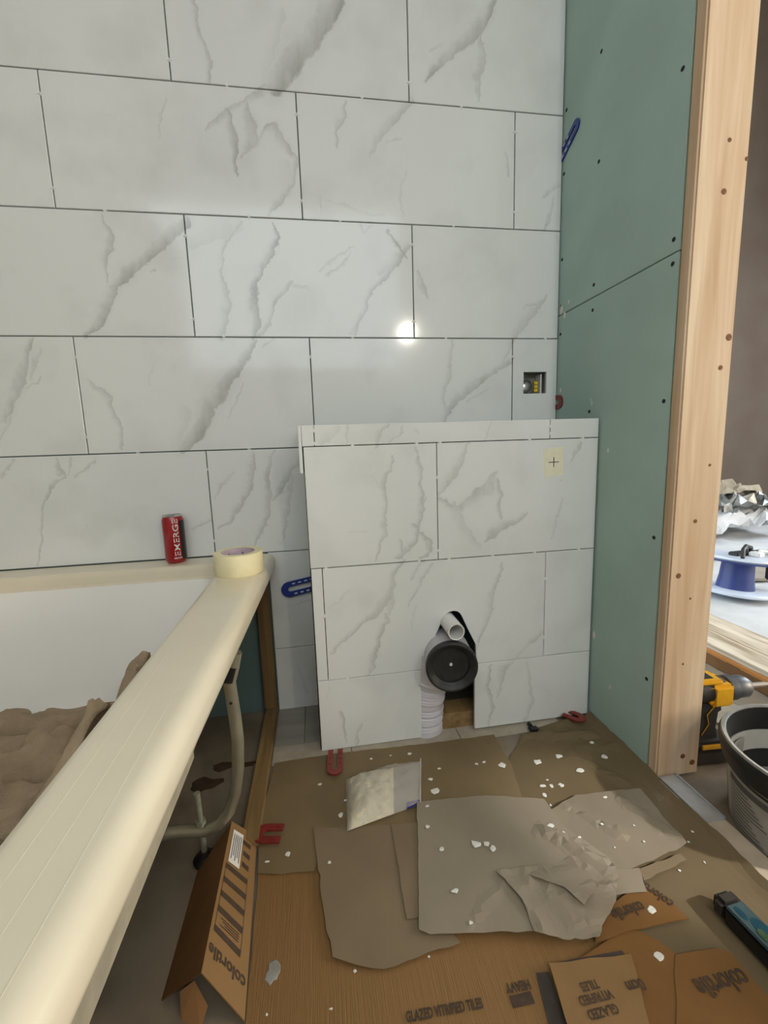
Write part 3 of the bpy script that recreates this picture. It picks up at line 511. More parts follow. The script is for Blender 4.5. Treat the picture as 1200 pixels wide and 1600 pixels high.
# ------------------------------------------------------------------ tiled boxing round the cistern
bxg = thing('cistern_boxing', 'half-height tiled boxing with an arched cut-out for the toilet pipes', 'boxed wall', (-.39, -.1, 0))
YB = -.215
B(-.7796, -.512, -.2055, -.193, .0, .845).build('backing_board', M['black'], bxg)  # black edge reaches past the tiles, painting in the shadow gap beside them
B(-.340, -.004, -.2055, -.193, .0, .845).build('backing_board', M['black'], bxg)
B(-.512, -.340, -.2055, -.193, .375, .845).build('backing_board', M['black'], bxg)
B(-.776, -.764, -.193, -.004, .0, .845).build('side_board', M['board_dark'], bxg)
B(-.776, -.004, -.193, -.004, .833, .845).build('top_board', M['board_dark'], bxg)
B(-.512, -.02, -.192, -.13, .0, .05).build('sole_plate', M['batten'], bxg)
V = VEINS_BOX; th_ = .009
for x0, x1 in ((-.7805, -.752), (-.750, -.144), (-.142, -.004)): tile(bxg, V, x0, x1, .8086, .858, YB, th_)
for x0, x1 in ((-.778, -.4498), (-.4478, -.004)): tile(bxg, V, x0, x1, .5066, .8066, YB, th_)
tile(bxg, V, -.777, -.7504, .2046, .5046, YB, th_)
arch = [(-.490, .2046), (-.490, .241), (-.462, .293), (-.437, .346), (-.430, .355), (-.421, .3605), (-.409, .3625), (-.398, .360), (-.390, .353), (-.385, .344), (-.367, .303), (-.346, .259), (-.345, .2046)]
tile(bxg, V, -.7484, -.1484, .2046, .5046, YB, th_, poly=[(-.7484, .2046)] + arch + [(-.1484, .2046), (-.1484, .5046), (-.7484, .5046)])
tile(bxg, V, -.1464, -.004, .2046, .5046, YB, th_)
tile(bxg, V, -.777, -.502, .004, .2026, YB, th_)
tile(bxg, V, -.350, -.004, .008, .2026, YB, th_)
B(-.789, -.7812, -.215, -.004, .744, .858, c=.0012).build('side_tile', marble('marble_side', [], 99, 0, 0), bxg)
for x, z, vt in ((-.751, .845, True), (-.751, .815, True), (-.143, .84, True), (-.143, .822, True), (-.66, .8076, False), (-.5, .8076, False), (-.44, .8076, False), (-.2, .8076, False), (-.05, .8076, False), (-.449, .72, True), (-.449, .53, True), (-.74, .5056, False), (-.5, .5056, False), (-.42, .5056, False), (-.3, .5056, False), (-.18, .5056, False), (-.05, .5056, False), (-.7494, .38, True), (-.1474, .43, True), (-.1474, .26, True), (-.70, .2036, False)):
    spacer(bxg, x, z, vt, YB)
tp = thing('masking_tape_patch', 'pale square of tape with a pencil cross on the boxing tiles', 'tape', (-.132, YB, .745))
MB().prism([(-.160, .782), (-.106, .786), (-.104, .712), (-.156, .708)], 'y', YB - .0006, YB - .0001).build('tape', M['tape_patch'], tp)
MB().box(-.1455, -.1165, YB - .0011, YB - .0006, .7462, .7482).box(-.1320, -.1300, YB - .0011, YB - .0006, .7345, .760).build('cross_mark', M['pencil'], tp)
tag(B(-.094, -.083, YB - .0005, YB - .0001, .757, .768).build('tape_scrap', M['white_ink'], origin=(-.09, YB, .757)), 'tiny white scrap stuck beside the pencil cross tape', 'scrap')
tag(MB().lathe([(.005, 0), (.004, .001), (.001, .0015)], 8, Matrix.Translation((-.108, YB, .700)) @ Matrix.Rotation(PI / 2, 4, 'X')).build('adhesive_dab', M['plaster'], origin=(-.108, YB, .7)), 'small white dab of adhesive under the pencil cross tape', 'adhesive')

# pipes in the arch
pc = thing('pan_connector', 'white corrugated toilet pan connector with black rubber seal in the arch', 'pipe', (-.487, -.17, .003))
rx90 = Matrix.Rotation(PI / 2, 4, 'X')
tilt = Matrix.Translation((-.437, -.285, .242)) @ Matrix.Rotation(math.radians(-7), 4, 'Z') @ Matrix.Rotation(math.radians(90), 4, 'X')   # local +z -> world -y
MB().lathe([(.061, -.10), (.063, -.085), (.063, -.02), (.0655, -.016), (.0655, -.013)], 40, tilt, cap1=False).build('socket', M['pvc_in'], pc, True)
MB().lathe([(.0665, -.012), (.0672, -.004), (.0665, .004), (.062, .0055), (.056, .003), (.052, -.002), (.047, -.006), (.046, -.012), (.02, -.014), (.001, -.0145)], 40, tilt, cap0=False).build('rubber_seal', M['rubber'], pc, True)
MB().lathe([(.0042, -.0145), (.004, -.0115), (.001, -.011)], 12, tilt).build('centre_pip', M['pvc_in'], pc, True)
pts = []; rad = []
C0 = Vector((-.447, -.195, .235)); C1 = Vector((-.472, -.165, .16)); C2 = Vector((-.485, -.165, .08)); C3 = Vector((-.482, -.170, .0))
for i in range(61):
    t = i / 60
    q = C0 * (1 - t) ** 3 + C1 * 3 * t * (1 - t) ** 2 + C2 * 3 * t * t * (1 - t) + C3 * t ** 3
    pts.append(q); r = .0545 if t < .35 else .051
    if .42 < t < .60 or .68 < t < .92: r += .0028 * math.sin(t * 2 * PI * 26)
    if .30 < t < .34: r = .058
    rad.append(r)
MB().tube(pts, rad, 28).build('corrugated_hose', M['pvc_in'], pc, True)
fp = thing('flush_pipe', 'short white plastic flush pipe poking out of the arch above the seal', 'pipe', (-.417, -.2, .325))
R, r_ = .0215, .0188
MB().lathe([(r_, -.02), (r_, .118), (R, .1185), (R, -.02)], 28, Matrix.Translation((-.4235, -.165, .3335)) @ Matrix.Rotation(PI / 2, 4, 'X'), cap0=False, cap1=False).build('pipe', M['pvc'], fp, True)
# socket box in the wall
sb = thing('socket_back_box', 'square metal back box recessed in the tile next to the green wall', 'back box', (-.0735, .03, .949))
bx = MB(); bx.box(-.113, -.034, .0445, .047, .947, 1.015).box(-.113, -.1112, .010, .0445, .947, 1.015).box(-.0358, -.034, .010, .0445, .947, 1.015).box(-.111, -.036, .010, .0445, .947, .9488).box(-.111, -.036, .010, .0445, 1.0132, 1.015)
bx.build('box_shell', M['steelbox'], sb)
MB().tube([(-.090 + .019 * math.cos(a), .020 + .004 * math.sin(2 * a), .972 + .019 * math.sin(a)) for a in [i * 2 * PI / 24 for i in range(24)]], .0035, 8, closed=True).tube([(-.111, .02, .966), (-.100, .018, .955), (-.09, .016, .957)], .004, 8).build('cable_loop', M['flex'], sb, True)
MB().lathe([(.013, 0), (.013, .004), (.008, .006)], 16, Matrix.Translation((-.09, .03, .972)) @ rx90).build('grommet', M['alu'], sb, True)
cy = MB()
for i in range(3): cy.box(-.066, -.054, .018, .030, .956 + i * .011, .9655 + i * .011, c=.001)
cy.build('connector_strip', M['yellow'], sb)
B(-.049, -.0455, .012, .0440, .9490, 1.008).build('side_lug', M['white_ink'], sb)

# ------------------------------------------------------------------ plastic packers
def packer(name, label, m, loc, mx, L=.085, W=.034):
    """horseshoe shim: rounded end at +x, slot open at -x"""
    w = W / 2; s = W * .16; out = [(0, -w)]
    for i in range(13):
        a = -PI / 2 + PI * i / 12; out.append((L - w + w * math.cos(a), w * math.sin(a)))
    out += [(0, w), (0, s)]
    for i in range(9):
        a = PI / 2 - PI * i / 8; out.append((L - w - .004 + s * math.cos(a), s * math.sin(a)))
    out += [(0, -s)]
    P = thing(name, label, 'packer', loc)
    P.matrix_world = Matrix.Translation(loc) @ mx
    MB().prism(out, 'z', 0, .004).build('body', m, P, local=True)
    nl = max(1, int((L - .03) / .018)); first = None
    for i in range(nl):
        for sy in (-1, 1):
            if first is None: q = first = MB().box(-.0045, .0045, -.002, .002, 0, .0012).build('stud_lug', M['reel'] if 'blue' in label else m, P, local=True)
            else: q = bpy.data.objects.new('stud_lug', first.data); COL.objects.link(q); q.parent = P
            q.location = (.012 + i * .018, sy * w * .66, .004)
    return P
rotY = lambda d: Matrix.Rotation(math.radians(d), 4, 'Y'); rotZ = lambda d: Matrix.Rotation(math.radians(d), 4, 'Z'); rotX = lambda d: Matrix.Rotation(math.radians(d), 4, 'X')
packer('tile_packer', 'blue horseshoe packer held against the wall tiles beside the boxing', M['blue'], (-.768, -.0055, .405), rotX(90) @ rotZ(190) , .106, .047)
packer('tile_packer', 'blue packer sticking out of the corner high on the green wall', M['blue'], (-.0005, .01, 1.61), rotX(0) @ rotY(-90) @ rotZ(-64), .098, .034)
packer('tile_packer', 'red packer poking out of the wall corner just above the boxing', M['red'], (-.0005, .004, .922), rotY(-90) @ rotZ(-95), .040, .042)
packer('tile_packer', 'red packer lying half under the boxing front beside the plastic bag', M['red'], (-.741, -.234, .0145), rotZ(-94), .088, .038)
packer('tile_packer', 'red packer lying on the paper against the floor batten', M['red'], (-.862, -.463, .0150), rotZ(170) @ rotX(0), .058, .044)
packer('tile_packer', 'red packer in the floor corner between the boxing and the green wall', M['red'], (-.075, -.213, .0185), rotZ(-52), .058, .042)
kt = thing('black_clip', 'small black plastic clip lying by the foot of the boxing', 'clip', (-.19, -.25, .006))
MB().box(-.205, -.178, -.262, -.24, .006, .014, c=.003).box(-.20, -.19, -.245, -.226, .006, .018, c=.003).build('clip_body', M['black'], kt)

# ------------------------------------------------------------------ bath
bath = thing('bathtub', 'white acrylic bathtub along the tiled wall with its side panel missing', 'bathtub', (-1.25, -.86, 0))
def rr(x0, x1, y0, y1, r, z, n=8):
    L_ = []
    for cx, cy, a0 in ((x1 - r, y1 - r, 0), (x0 + r, y1 - r, 90), (x0 + r, y0 + r, 180), (x1 - r, y0 + r, 270)):
        for i in range(n + 1):
            a = math.radians(a0 + 90 * i / n); L_.append((cx + r * math.cos(a), cy + r * math.sin(a), z))
    return L_
loops = []
for off, z in ((.022, .465), (.006, .462), (.001, .463), (.0, .466), (-.0005, .470), (-.0005, .486), (.001, .492), (.005, .499), (.012, .5035), (.019, .5052), (.024, .5055), (.034, .5056)):
    lp = rr(-1.785 + off, -.884 - off, -1.72 + off, -.001 - off * (.2 if off < .02 else .2), .012 + off * .2, z)
    loops.append([(x + ((.028 * y) if x > -1.1 else 0), y, z_) for x, y, z_ in lp])
for off, z, r in ((-.010, .5056, .062), (-.002, .5055, .06), (.002, .5050, .06), (.006, .503, .06), (.0085, .497, .06), (.009, .492, .06), (.0095, .474, .06), (.0135, .470, .06), (.0155, .469, .06), (.017, .462, .06), (.019, .45, .06), (.030, .38, .07), (.052, .20, .09), (.070, .125, .10), (.10, .097, .11), (.15, .088, .10), (.20, .086, .05)):
    loops.append(rr(-1.69 + off, -1.003 - off, -1.62 + off, -.082 - off, r, z))
n = len(loops[0]); cutl = 20
def skin(ls, name, m_, cap):
    m = MB(); m.add([v for l in ls for v in l], [(i * n + k, i * n + (k + 1) % n, (i + 1) * n + (k + 1) % n, (i + 1) * n + k) for i in range(len(ls) - 1) for k in range(n)] + ([tuple((len(ls) - 1) * n + k for k in range(n))] if cap else []))
    return m.build(name, m_, bath, True)
skin(loops[:cutl + 1], 'rim', M['rim'], False); skin(loops[cutl:], 'basin', M['acrylic'], True)
m = MB(); lo2 = []
for off, z, r in ((-.012, .46, .06), (.040, .19, .09), (.075, .095, .1), (.15, .078, .1)):
    lo2.append(rr(-1.69 + off, -1.003 - off, -1.62 + off, -.082 - off, r, z))
m.add([v for l in lo2 for v in l], [(i * n + k, i * n + (k + 1) % n, (i + 1) * n + (k + 1) % n, (i + 1) * n + k) for i in range(3) for k in range(n)] + [tuple(3 * n + k for k in range(n))])
m.build('underside', M['fibre'], bath, True)
MB().add(*[[(-.962, -1.66, .43), (-.918, -1.66, .43), (-.918, -1.66, .4615), (-.962, -1.66, .4615), (-.962, -.71, .43), (-.918, -.76, .43), (-.918, -.76, .4615), (-.962, -.71, .4615)], [(0, 1, 2, 3), (7, 6, 5, 4), (0, 4, 5, 1), (1, 5, 6, 2), (2, 6, 7, 3), (3, 7, 4, 0)]]).build('rim_batten', M['fibre'], bath)
for x_, y_ in ((-.985, -.62), (-.962, -.75), (-.940, -.66)):
    MB().tube([(x_ + .004 * t, y_ - 1.0 * t, .5056) for t in [i / 8 for i in range(9)]], .0002, 5).build('film_edge', M['rim'], bath)
# leg cradle
leg = []
for q in ((-.918, .43), (-.925, .40), (-.934, .37), (-.930, .30), (-.9285, .25), (-.933, .19), (-.942, .14), (-.957, .10), (-.978, .075), (-1.005, .066), (-1.05, .072), (-1.12, .074), (-1.25, .074), (-1.34, .074)): leg.append((q[0], -.478, q[1]))
cr = MB().tube(leg, .0115, 12).build('leg_cradle', M['steel'], bath, True)
MB().tube([(-.927, -.478, .405), (-.936, -.478, .376)], .0135, 12).build('end_sleeve', M['black'], cr, True)
MB().lathe([(.003, 0), (.003, .0006)], 10, Matrix.Translation((-.9325, -.4893, .335)) @ rx90).build('pin_hole', M['hole'], cr)
ft = MB().tube([(-1.011, -.478, .012), (-1.0135, -.478, .15)], .006, 10).build('adjuster_bolt', M['zinc'], bath, True)
MB().lathe([(.010, 0), (.010, .008)], 6, Matrix.Translation((-1.012, -.478, .082))).build('nut', M['zinc'], ft)
MB().lathe([(.022, 0), (.022, .005), (.012, .012), (.009, .022)], 20, Matrix.Translation((-1.011, -.478, .0))).build('foot_pad', M['black'], bath, True)
# timbers that will carry the side panel
tag(B(-.944, -.909, -.024, .006, .026, .457, c=.001).build('panel_upright', M['batten_z'], origin=(-.926, -.01, .026)), 'brown timber upright fixed to the wall under the bath corner', 'batten')
tag(B(-.942, -.908, -.47, .004, 0, .024, c=.001).build('panel_batten', M['batten'], origin=(-.925, -.2, 0)), 'brown timber batten fixed along the floor under the bath edge', 'batten')
# stains under the bath
def blob(name, cx, cy, r, z, h, m, sx=1., sy=1., seed=0, n=14):
    vs = []; rnd = random.Random(seed)
    ph = [rnd.uniform(.7, 1.25) for _ in range(n)]
    for q, zz in ((1, 0), (.9, h), (.45, h * 1.25)):
        for k in range(n):
            a = 2 * PI * k / n; vs.append((cx + r * q * sx * ph[k] * math.cos(a), cy + r * q * sy * ph[k] * math.sin(a), z + zz))
    fs = [(i * n + k, i * n + (k + 1) % n, (i + 1) * n + (k + 1) % n, (i + 1) * n + k) for i in range(2) for k in range(n)] + [tuple(2 * n + k for k in range(n))]
    return MB().add(vs, fs)
for i, (x, y, r, sx, sy) in enumerate(((-1.03, -.215, .022, 1.2, .8), (-.975, -.22, .02, 1.7, .5), (-1.06, -.27, .03, 1.2, .8),)):
    blob('floor_stain', x, y, r, .0, .0006, M['stain'], sx, sy, i).build('floor_stain', M['stain'], floor, origin=(x, y, 0))

# dust sheet crumpled in the bath
nx, ny = 110, 210
CREASE = ([(-1.60, -.215), (-1.528, -.22), (-1.416, -.226), (-1.364, -.207)], [(-1.55, -.32), (-1.471, -.307), (-1.404, -.305), (-1.359, -.257), (-1.329, -.219)],
          [(-1.50, -.44), (-1.41, -.40), (-1.372, -.369), (-1.337, -.386), (-1.28, -.38), (-1.20, -.36)], [(-1.329, -.247), (-1.31, -.289), (-1.312, -.327)], [(-1.477, -.144), (-1.519, -.17)], [(-1.25, -.60), (-1.267, -.546), (-1.293, -.481)])
def crease_z(x, y):
    h = 0
    for L_ in CREASE:
        d = min(segd0(x, y, a, c) for a, c in zip(L_, L_[1:]))
        h += -.030 * math.exp(-(d / .009) ** 2) + .007 * math.exp(-((d - .03) / .024) ** 2)
    return h
def segd0(x, y, a, c):
    dx, dy = c[0] - a[0], c[1] - a[1]; t = max(0, min(1, ((x - a[0]) * dx + (y - a[1]) * dy) / (dx * dx + dy * dy)))
    return math.hypot(x - a[0] - dx * t, y - a[1] - dy * t)
vs = []
sst = lambda a, b, x: (lambda t: t * t * (3 - 2 * t))(min(1, max(0, (x - a) / (b - a))))
for j in range(ny + 1):
    y = -.115 - 1.3 * j / ny
    for i in range(nx + 1):
        u = i / nx; x = -1.625 + .545 * u
        wx = x + .05 * noise.noise((x * 3, y * 3, 5)); wy = y + .07 * noise.noise((x * 4, y * 3, 8))
        e = noise.noise((wx * 3.4, wy * 3.4, 1.7)); f = max(0, 1 - abs(noise.noise((wx * 3.5 + wy * 4.5, wy * 5 - wx * 3, 4.1))) * 2.6)
        f2 = max(0, 1 - abs(noise.noise((wx * 9 - wy * 6, wy * 9 + wx * 4, 9.))) * 3)
        z = .158 + .016 * e + .034 * f ** 2.2 + .018 * f2 ** 3 + .02 * sst(-1.35, -1.6, x)
        z = .165 + (z - .165) * (1 - .75 * sst(-.34, -.14, y))
        cl = sst(-1.20, -1.085, x) * sst(-.43, -.50, y)
        z += cl * (.265 - .012 * math.sin(y * 30)) + .004 * cl * noise.noise((x * 60, y * 10, 2))
        xx = x + cl * .020
        if y > -.75: z += crease_z(x, y)
        vs.append((xx, y, z))
fs = [(j * (nx + 1) + i, j * (nx + 1) + i + 1, (j + 1) * (nx + 1) + i + 1, (j + 1) * (nx + 1) + i) for j in range(ny) for i in range(nx)]
ds = MB().add(vs, fs).build('dust_sheet', M['cloth'], None, True, origin=(-1.25, -.7, .1))
md = ds.modifiers.new('thickness', 'SOLIDIFY'); md.thickness = .004
tag(ds, 'crumpled brown fabric dust sheet heaped inside the bathtub', 'dust sheet')

# drinks can
can = thing('drinks_can', 'red EMERGE drinks can standing on the bath rim by the tiles', 'can', (-1.146, -.036, .5056), math.radians(0))
rc, hc = .0275, .132
MB().lathe([(.020, .0), (.0225, .001), (rc, .009), (rc, hc - .014), (rc - .0035, hc - .004)], 36).build('body', M['red_can'], can, True, local=True)
MB().lathe([(rc - .0035, hc - .004), (rc - .002, hc - .001), (rc - .0035, hc), (rc - .006, hc - .004), (.002, hc - .004)], 36, cap0=False).build('lid', M['alu'], can, True, local=True)
MB().box(-.004, .016, -.006, .006, hc - .0035, hc - .0015, c=.0006).box(-.004, .006, -.004, .004, hc - .0015, hc + .003, c=.001).build('ring_pull', M['alu'], can, local=True)
def wrap(vs, r, a0, zc):      # text running up the can
    return [((r) * math.cos(a0 + (-v.y) / r), (r) * math.sin(a0 + (-v.y) / r), zc + v.x) for v in vs]
a_face = math.radians(-78)
tv, tf = text_mesh('EMERGE', .031, .0001)
wv = wrap([Vector((v.x * .92, v.y * .66, 0)) for v in tv], rc + .0003, a_face + .30, .072)
MB().add([(x, y, z) for x, y, z in wv], tf).build('brand_lettering', M['white_ink'], can, local=True)
tv, tf = text_mesh('ENERGY DRINK', .0052, .0002)
MB().add([((rc + .0003) * math.cos(a_face + .30 + v.x / rc * .55), (rc + .0003) * math.sin(a_face + .30 + v.x / rc * .55), .016 + v.y) for v in tv], tf).build('small_lettering', M['white_ink'], can, local=True)
def arc(a0, a1, z0, z1, r, n=8):
    vs = [(r * math.cos(a0 + (a1 - a0) * i / n), r * math.sin(a0 + (a1 - a0) * i / n), z) for z in (z0, z1) for i in range(n + 1)]
    return MB().add(vs, [(i, i + 1, n + 2 + i, n + 1 + i) for i in range(n)])
arc(a_face + .66, a_face + 2.4, .010, hc - .015, rc + .0002).build('black_panel', M['can_black'], can, True, local=True)

# roll of masking tape
tr = thing('masking_tape_roll', 'thick cream roll of masking tape lying flat on the bath corner', 'tape roll', (-.953, -.187, .5056))
MB().lathe([(.0405, 0), (.057, 0), (.0585, .002), (.0585, .050), (.057, .052), (.0405, .052)], 48, cap0=False, cap1=False).build('tape', M['mtape'], tr, True, local=True)
MB().lathe([(.0405, .052), (.0385, .052), (.0385, 0), (.0405, 0)], 48, cap0=False, cap1=False).build('core', M['core'], tr, True, local=True)
for i in range(7):
    a = i * 2 * PI / 7 + .2
    n_ = 6; vs = []
    for j in range(n_ + 1):
        t = j / n_
        for dz in (-.006, .006): vs.append((.0383 * math.cos(a + t * .42), .0383 * math.sin(a + t * .42), .014 + t * .024 + dz))
    MB().add(vs, [(2 * j, 2 * j + 1, 2 * j + 3, 2 * j + 2) for j in range(n_)]).build('core_print', M['core_ink'], tr, True, local=True)

# ------------------------------------------------------------------ floor papers and cardboard
def sheet(name, key, z, m, label, cat, thick=.0008, amp=.0006, cell=.022, crump=0., fx=None, rag=.0015, fscale=9):
    poly = SHEETS[key]; bd = []
    rnd = random.Random(len(key) * 13 + int(z * 1e5))
    for a, b in zip(poly, poly[1:] + poly[:1]):
        A, Bv = Vector(a), Vector(b); k = max(1, int((Bv - A).length / cell))
        for i in range(k):
            p = A.lerp(Bv, i / k); bd.append(p + Vector((rnd.uniform(-rag, rag), rnd.uniform(-rag, rag))) if i else p)
    xs = [p.x for p in bd]; ys = [p.y for p in bd]; pts = list(bd)
    def inside(q):
        c = False; k = len(bd) - 1
        for i in range(len(bd)):
            if (bd[i].y > q.y) != (bd[k].y > q.y) and q.x < (bd[k].x - bd[i].x) * (q.y - bd[i].y) / (bd[k].y - bd[i].y) + bd[i].x: c = not c
            k = i
        return c
    x = min(xs)
    while x < max(xs):
        y = min(ys)
        while y < max(ys):
            q = Vector((x + rnd.uniform(-.3, .3) * cell, y + rnd.uniform(-.3, .3) * cell))
            if inside(q) and min((q - b).length for b in bd) > cell * .45: pts.append(q)
            y += cell
        x += cell
    nb = len(bd)
    r = delaunay_2d_cdt(pts, [(i, (i + 1) % nb) for i in range(nb)], [], 1, 1e-6)
    vs = []
    for p in r[0]:
        h = amp * (1 + noise.noise((p.x * fscale, p.y * fscale, z * 900)))
        if crump: h += crump * (1 - abs(noise.noise((p.x * 22 + 5, p.y * 22, 3.3)))) ** 3 * (.4 + .6 * abs(noise.noise((p.x * 8, p.y * 8, 7))))
        if fx: h += fx(p.x, p.y)
        vs.append((p.x, p.y, z + h))
    cx = sum(xs) / len(xs); cy = sum(ys) / len(ys)
    ob = MB().add(vs, [tuple(f) for f in r[2]]).build(name, m, None, False, origin=(cx, cy, z))
    md = ob.modifiers.new('thickness', 'SOLIDIFY'); md.thickness = thick; md.offset = 1
    return tag(ob, label, cat)
gauss = lambda d, w: math.exp(-(d / w) ** 2)
def segd(x, y, a, b):
    P, A, D = Vector((x, y)), Vector(a), Vector(b) - Vector(a)
    t = max(0, min(1, (P - A).dot(D) / D.length_squared)); return (P - A - D * t).length
PX = .0045
cm = sheet('cardboard_sheet', 'card_main', .0008, M['card'], 'large flattened corrugated cardboard sheet with GLAZED VITRIFIED TILES print', 'cardboard', .0022, .0003, .04)
def fx_right(x, y):
    h = .016 * math.exp(x / .016) if x < 0 else .016
    h += .012 * gauss(segd(x, y, (-.24, -.27), (-.05, -.30)), .012) + .010 * gauss(segd(x, y, (-.17, -.262), (-.08, -.235)), .014) + .006 * gauss(segd(x, y, (-.10, -.33), (-.01, -.36)), .01) + .007 * gauss(segd(x, y, (-.15, -.36), (-.04, -.52)), .012)
    return h
pr_ = sheet('floor_paper', 'paper_right', .0045, M['paper_r'], 'brown floor protection paper creased against the green wall and threshold', 'paper', .0006, .0007, .015, 0, fx_right)
ce = sheet('cardboard_sheet', 'card_e', .0075, M['card_o'], 'orange-brown cardboard flap printed colortile beside the spirit level', 'cardboard', .002, .0003, .03)
cc = sheet('cardboard_sheet', 'card_c', .0065, M['card_o'], 'orange-brown cardboard strip running under the crumpled paper', 'cardboard', .0018, .0003, .03)
cb = sheet('cardboard_sheet', 'card_b', .0090, M['card_o'], 'cardboard corner printed colortile peeking from under the papers', 'cardboard', .0018, .0003, .02)
cd = sheet('cardboard_sheet', 'card_d', .0115, M['card_p'], 'plain cardboard flap with upside-down GLAZED VITRIFIED TILES print', 'cardboard', .002, .0003, .03)
for k, z_ in (('tape_a', .0042), ('tape_b', .0092)):
    poly = SHEETS[k]; MB().prism(poly, 'z', z_, z_ + .0002).build('printed_band', M['tape_ink'], cm)
sheet('floor_paper', 'paper_back', .0055, M['paper_b'], 'olive-brown paper laid along the foot of the tiled boxing', 'paper', .0006, .0006, .02)
sheet('floor_paper', 'paper_left', .0082, M['paper'], 'brown paper sheet with a ragged lower edge over the cardboard', 'paper', .0006, .0009, .018, 0, None, .002)
sheet('floor_paper', 'paper_strip', .0105, M['paper'], 'narrow folded strip of brown paper beside the plastic bag', 'paper', .0006, .0006, .018)
def fx_light(x, y): return .009 * gauss(segd(x, y, (-.125, -.52), (-.07, -.635)), .010) + .005 * gauss(segd(x, y, (-.27, -.49), (-.18, -.60)), .006)
sheet('floor_paper', 'paper_light', .0125, M['paper_l'], 'pale dusty paper sheet with a raised fold lying near the threshold', 'paper', .0006, .0009, .014, 0, fx_light)
sheet('floor_paper', 'paper_tab', .0115, M['paper'], 'small brown paper end sticking out over the cardboard corner', 'paper', .0006, .0005, .014)
sheet('floor_paper', 'paper_slip', .0135, M['paper_g'], 'small square paper slip beside the crumpled paper', 'paper', .0006, .0005, .014)
sheet('floor_paper', 'paper_crumple', .0135, M['paper_g'], 'crumpled translucent-looking paper bunched on the cardboard', 'paper', .0006, .001, .009, .011)
def fx_grey(x, y): return .012 * gauss(segd(x, y, (-.33, -.56), (-.245, -.665)), .012) + .002 * gauss(segd(x, y, (-.55, -.70), (-.44, -.63)), .006)
sheet('floor_paper', 'paper_grey', .0140, M['paper_g'], 'large dusty grey paper sheet spread in the middle of the floor', 'paper', .0006, .0010, .014, 0, fx_grey)
def fx_fold(x, y): return -.007 * sst(-.645, -.605, y) + .006 * gauss(segd(x, y, (-.41, -.655), (-.33, -.70)), .016) + 0
sheet('floor_paper', 'paper_fold', .0165, M['paper_g'], 'turned-over corner of grey paper folded on the large dusty sheet', 'paper', .0006, .0010, .009, .0015, fx_fold)

def floor_text(parent, s, x, y, z, size, rot, m, bold=.0006, sx=1., sy=1.):
    tv, tf = text_mesh(s, size, bold); c, d = math.cos(math.radians(rot)), math.sin(math.radians(rot))
    return MB().add([(x + c * v.x * sx - d * v.y * sy, y + d * v.x * sx + c * v.y * sy, z) for v in tv], tf).build('lettering', m, parent)
floor_text(cm, 'GLAZED VITRIFIED TILES', -.612, -.787, .0045, .0165, -2, M['ink'], .0007, .62, 1.)
floor_text(cm, 'HEAVY', -.497, -.779, .0045, .016, 178, M['ink'], .0007, .75)
MB().box(-.515, -.482, -.802, -.788, .0043, .0045).build('printed_block', M['ink'], cm)
floor_text(ce, 'colortile', -.205, -.832, .0112, .034, 180, M['ink'], .0008, .72)
floor_text(cb, 'colortile', -.27, -.721, .0125, .026, 184, M['ink'], .0007, .7)
floor_text(cb, 'colortile', -.205, -.702, .0125, .024, 120, M['ink'], .0007, .7)
for s, y in (('GLAZED', -.833), ('VITRIFIED', -.817), ('TILES', -.803)): floor_text(cd, s, -.398, y, .0150, .0150, 180, M['ink'], .0004, .8)
floor_text(cd, '0cm', -.333, -.815, .0150, .020, 180, M['ink'], .0006, .8)

# dried plaster on the papers
SPL = {'': '%s white dried plaster splash on bare floor near the boxing', 'paper_fold': '%s white dried plaster splash on the turned-over grey paper corner', 'paper_grey': '%s white dried plaster splash on the large dusty grey paper', 'paper_light': '%s white dried plaster splash on the pale paper near the threshold',
       'paper_crumple': '%s white dried plaster splash on the crumpled paper', 'card_d': '%s white dried plaster splash on the plain cardboard flap', 'paper_strip': '%s white dried plaster splash on the narrow folded paper strip', 'paper_left': '%s white dried plaster splash on the ragged brown paper', 'card_b': '%s white dried plaster splash on the cardboard corner',
       'card_e': '%s white dried plaster splash on the orange-brown flap', 'card_c': '%s white dried plaster splash on the orange-brown cardboard strip', 'paper_back': '%s white dried plaster splash on the olive-brown paper', 'paper_right': '%s white dried plaster splash on the brown paper by the green wall', 'card_main': '%s white dried plaster splash on the corrugated cardboard'}
for i, (x, y, r) in enumerate(SPLASH):
    z = .0058; hit = ''
    for k_, zz in (('paper_fold', .0190), ('paper_grey', .0172), ('paper_light', .0155), ('paper_crumple', .017), ('card_d', .0145), ('paper_strip', .0128), ('paper_left', .0110), ('card_b', .0112), ('card_e', .0103), ('card_c', .0090), ('paper_back', .0080), ('paper_right', .0066), ('card_main', .0038)):
        poly = SHEETS[k_]; c = False; k = len(poly) - 1
        for q in range(len(poly)):
            if (poly[q][1] > y) != (poly[k][1] > y) and x < (poly[k][0] - poly[q][0]) * (y - poly[q][1]) / (poly[k][1] - poly[q][1]) + poly[q][0]: c = not c
            k = q
        if c:
            z = zz; hit = k_
            if k_ == 'paper_light': z += fx_light(x, y)
            if k_ == 'paper_right': z += fx_right(x, y)
            break
    ob = blob('plaster_splash', x, y, max(r, .002), z - .0004, .0008, M['plaster'], random.uniform(.7, 1.5), random.uniform(.6, 1.1), i, 9).build('plaster_splash', M['plaster'], None, origin=(x, y, z))
    tag(ob, SPL.get(hit, SPL['']) % ('larger' if r > .0075 else 'tiny'), 'splash', 'plaster splashes ' + SPL.get(hit, SPL[''])[30:])
tag(blob('w', -.859, -.696, .011, .0036, .0006, M['adhesive'], 1, 1.3, 5).build('adhesive_spot', M['adhesive'], None, origin=(-.859, -.696, .0036)), 'round grey adhesive spot on the corrugated cardboard', 'spot')

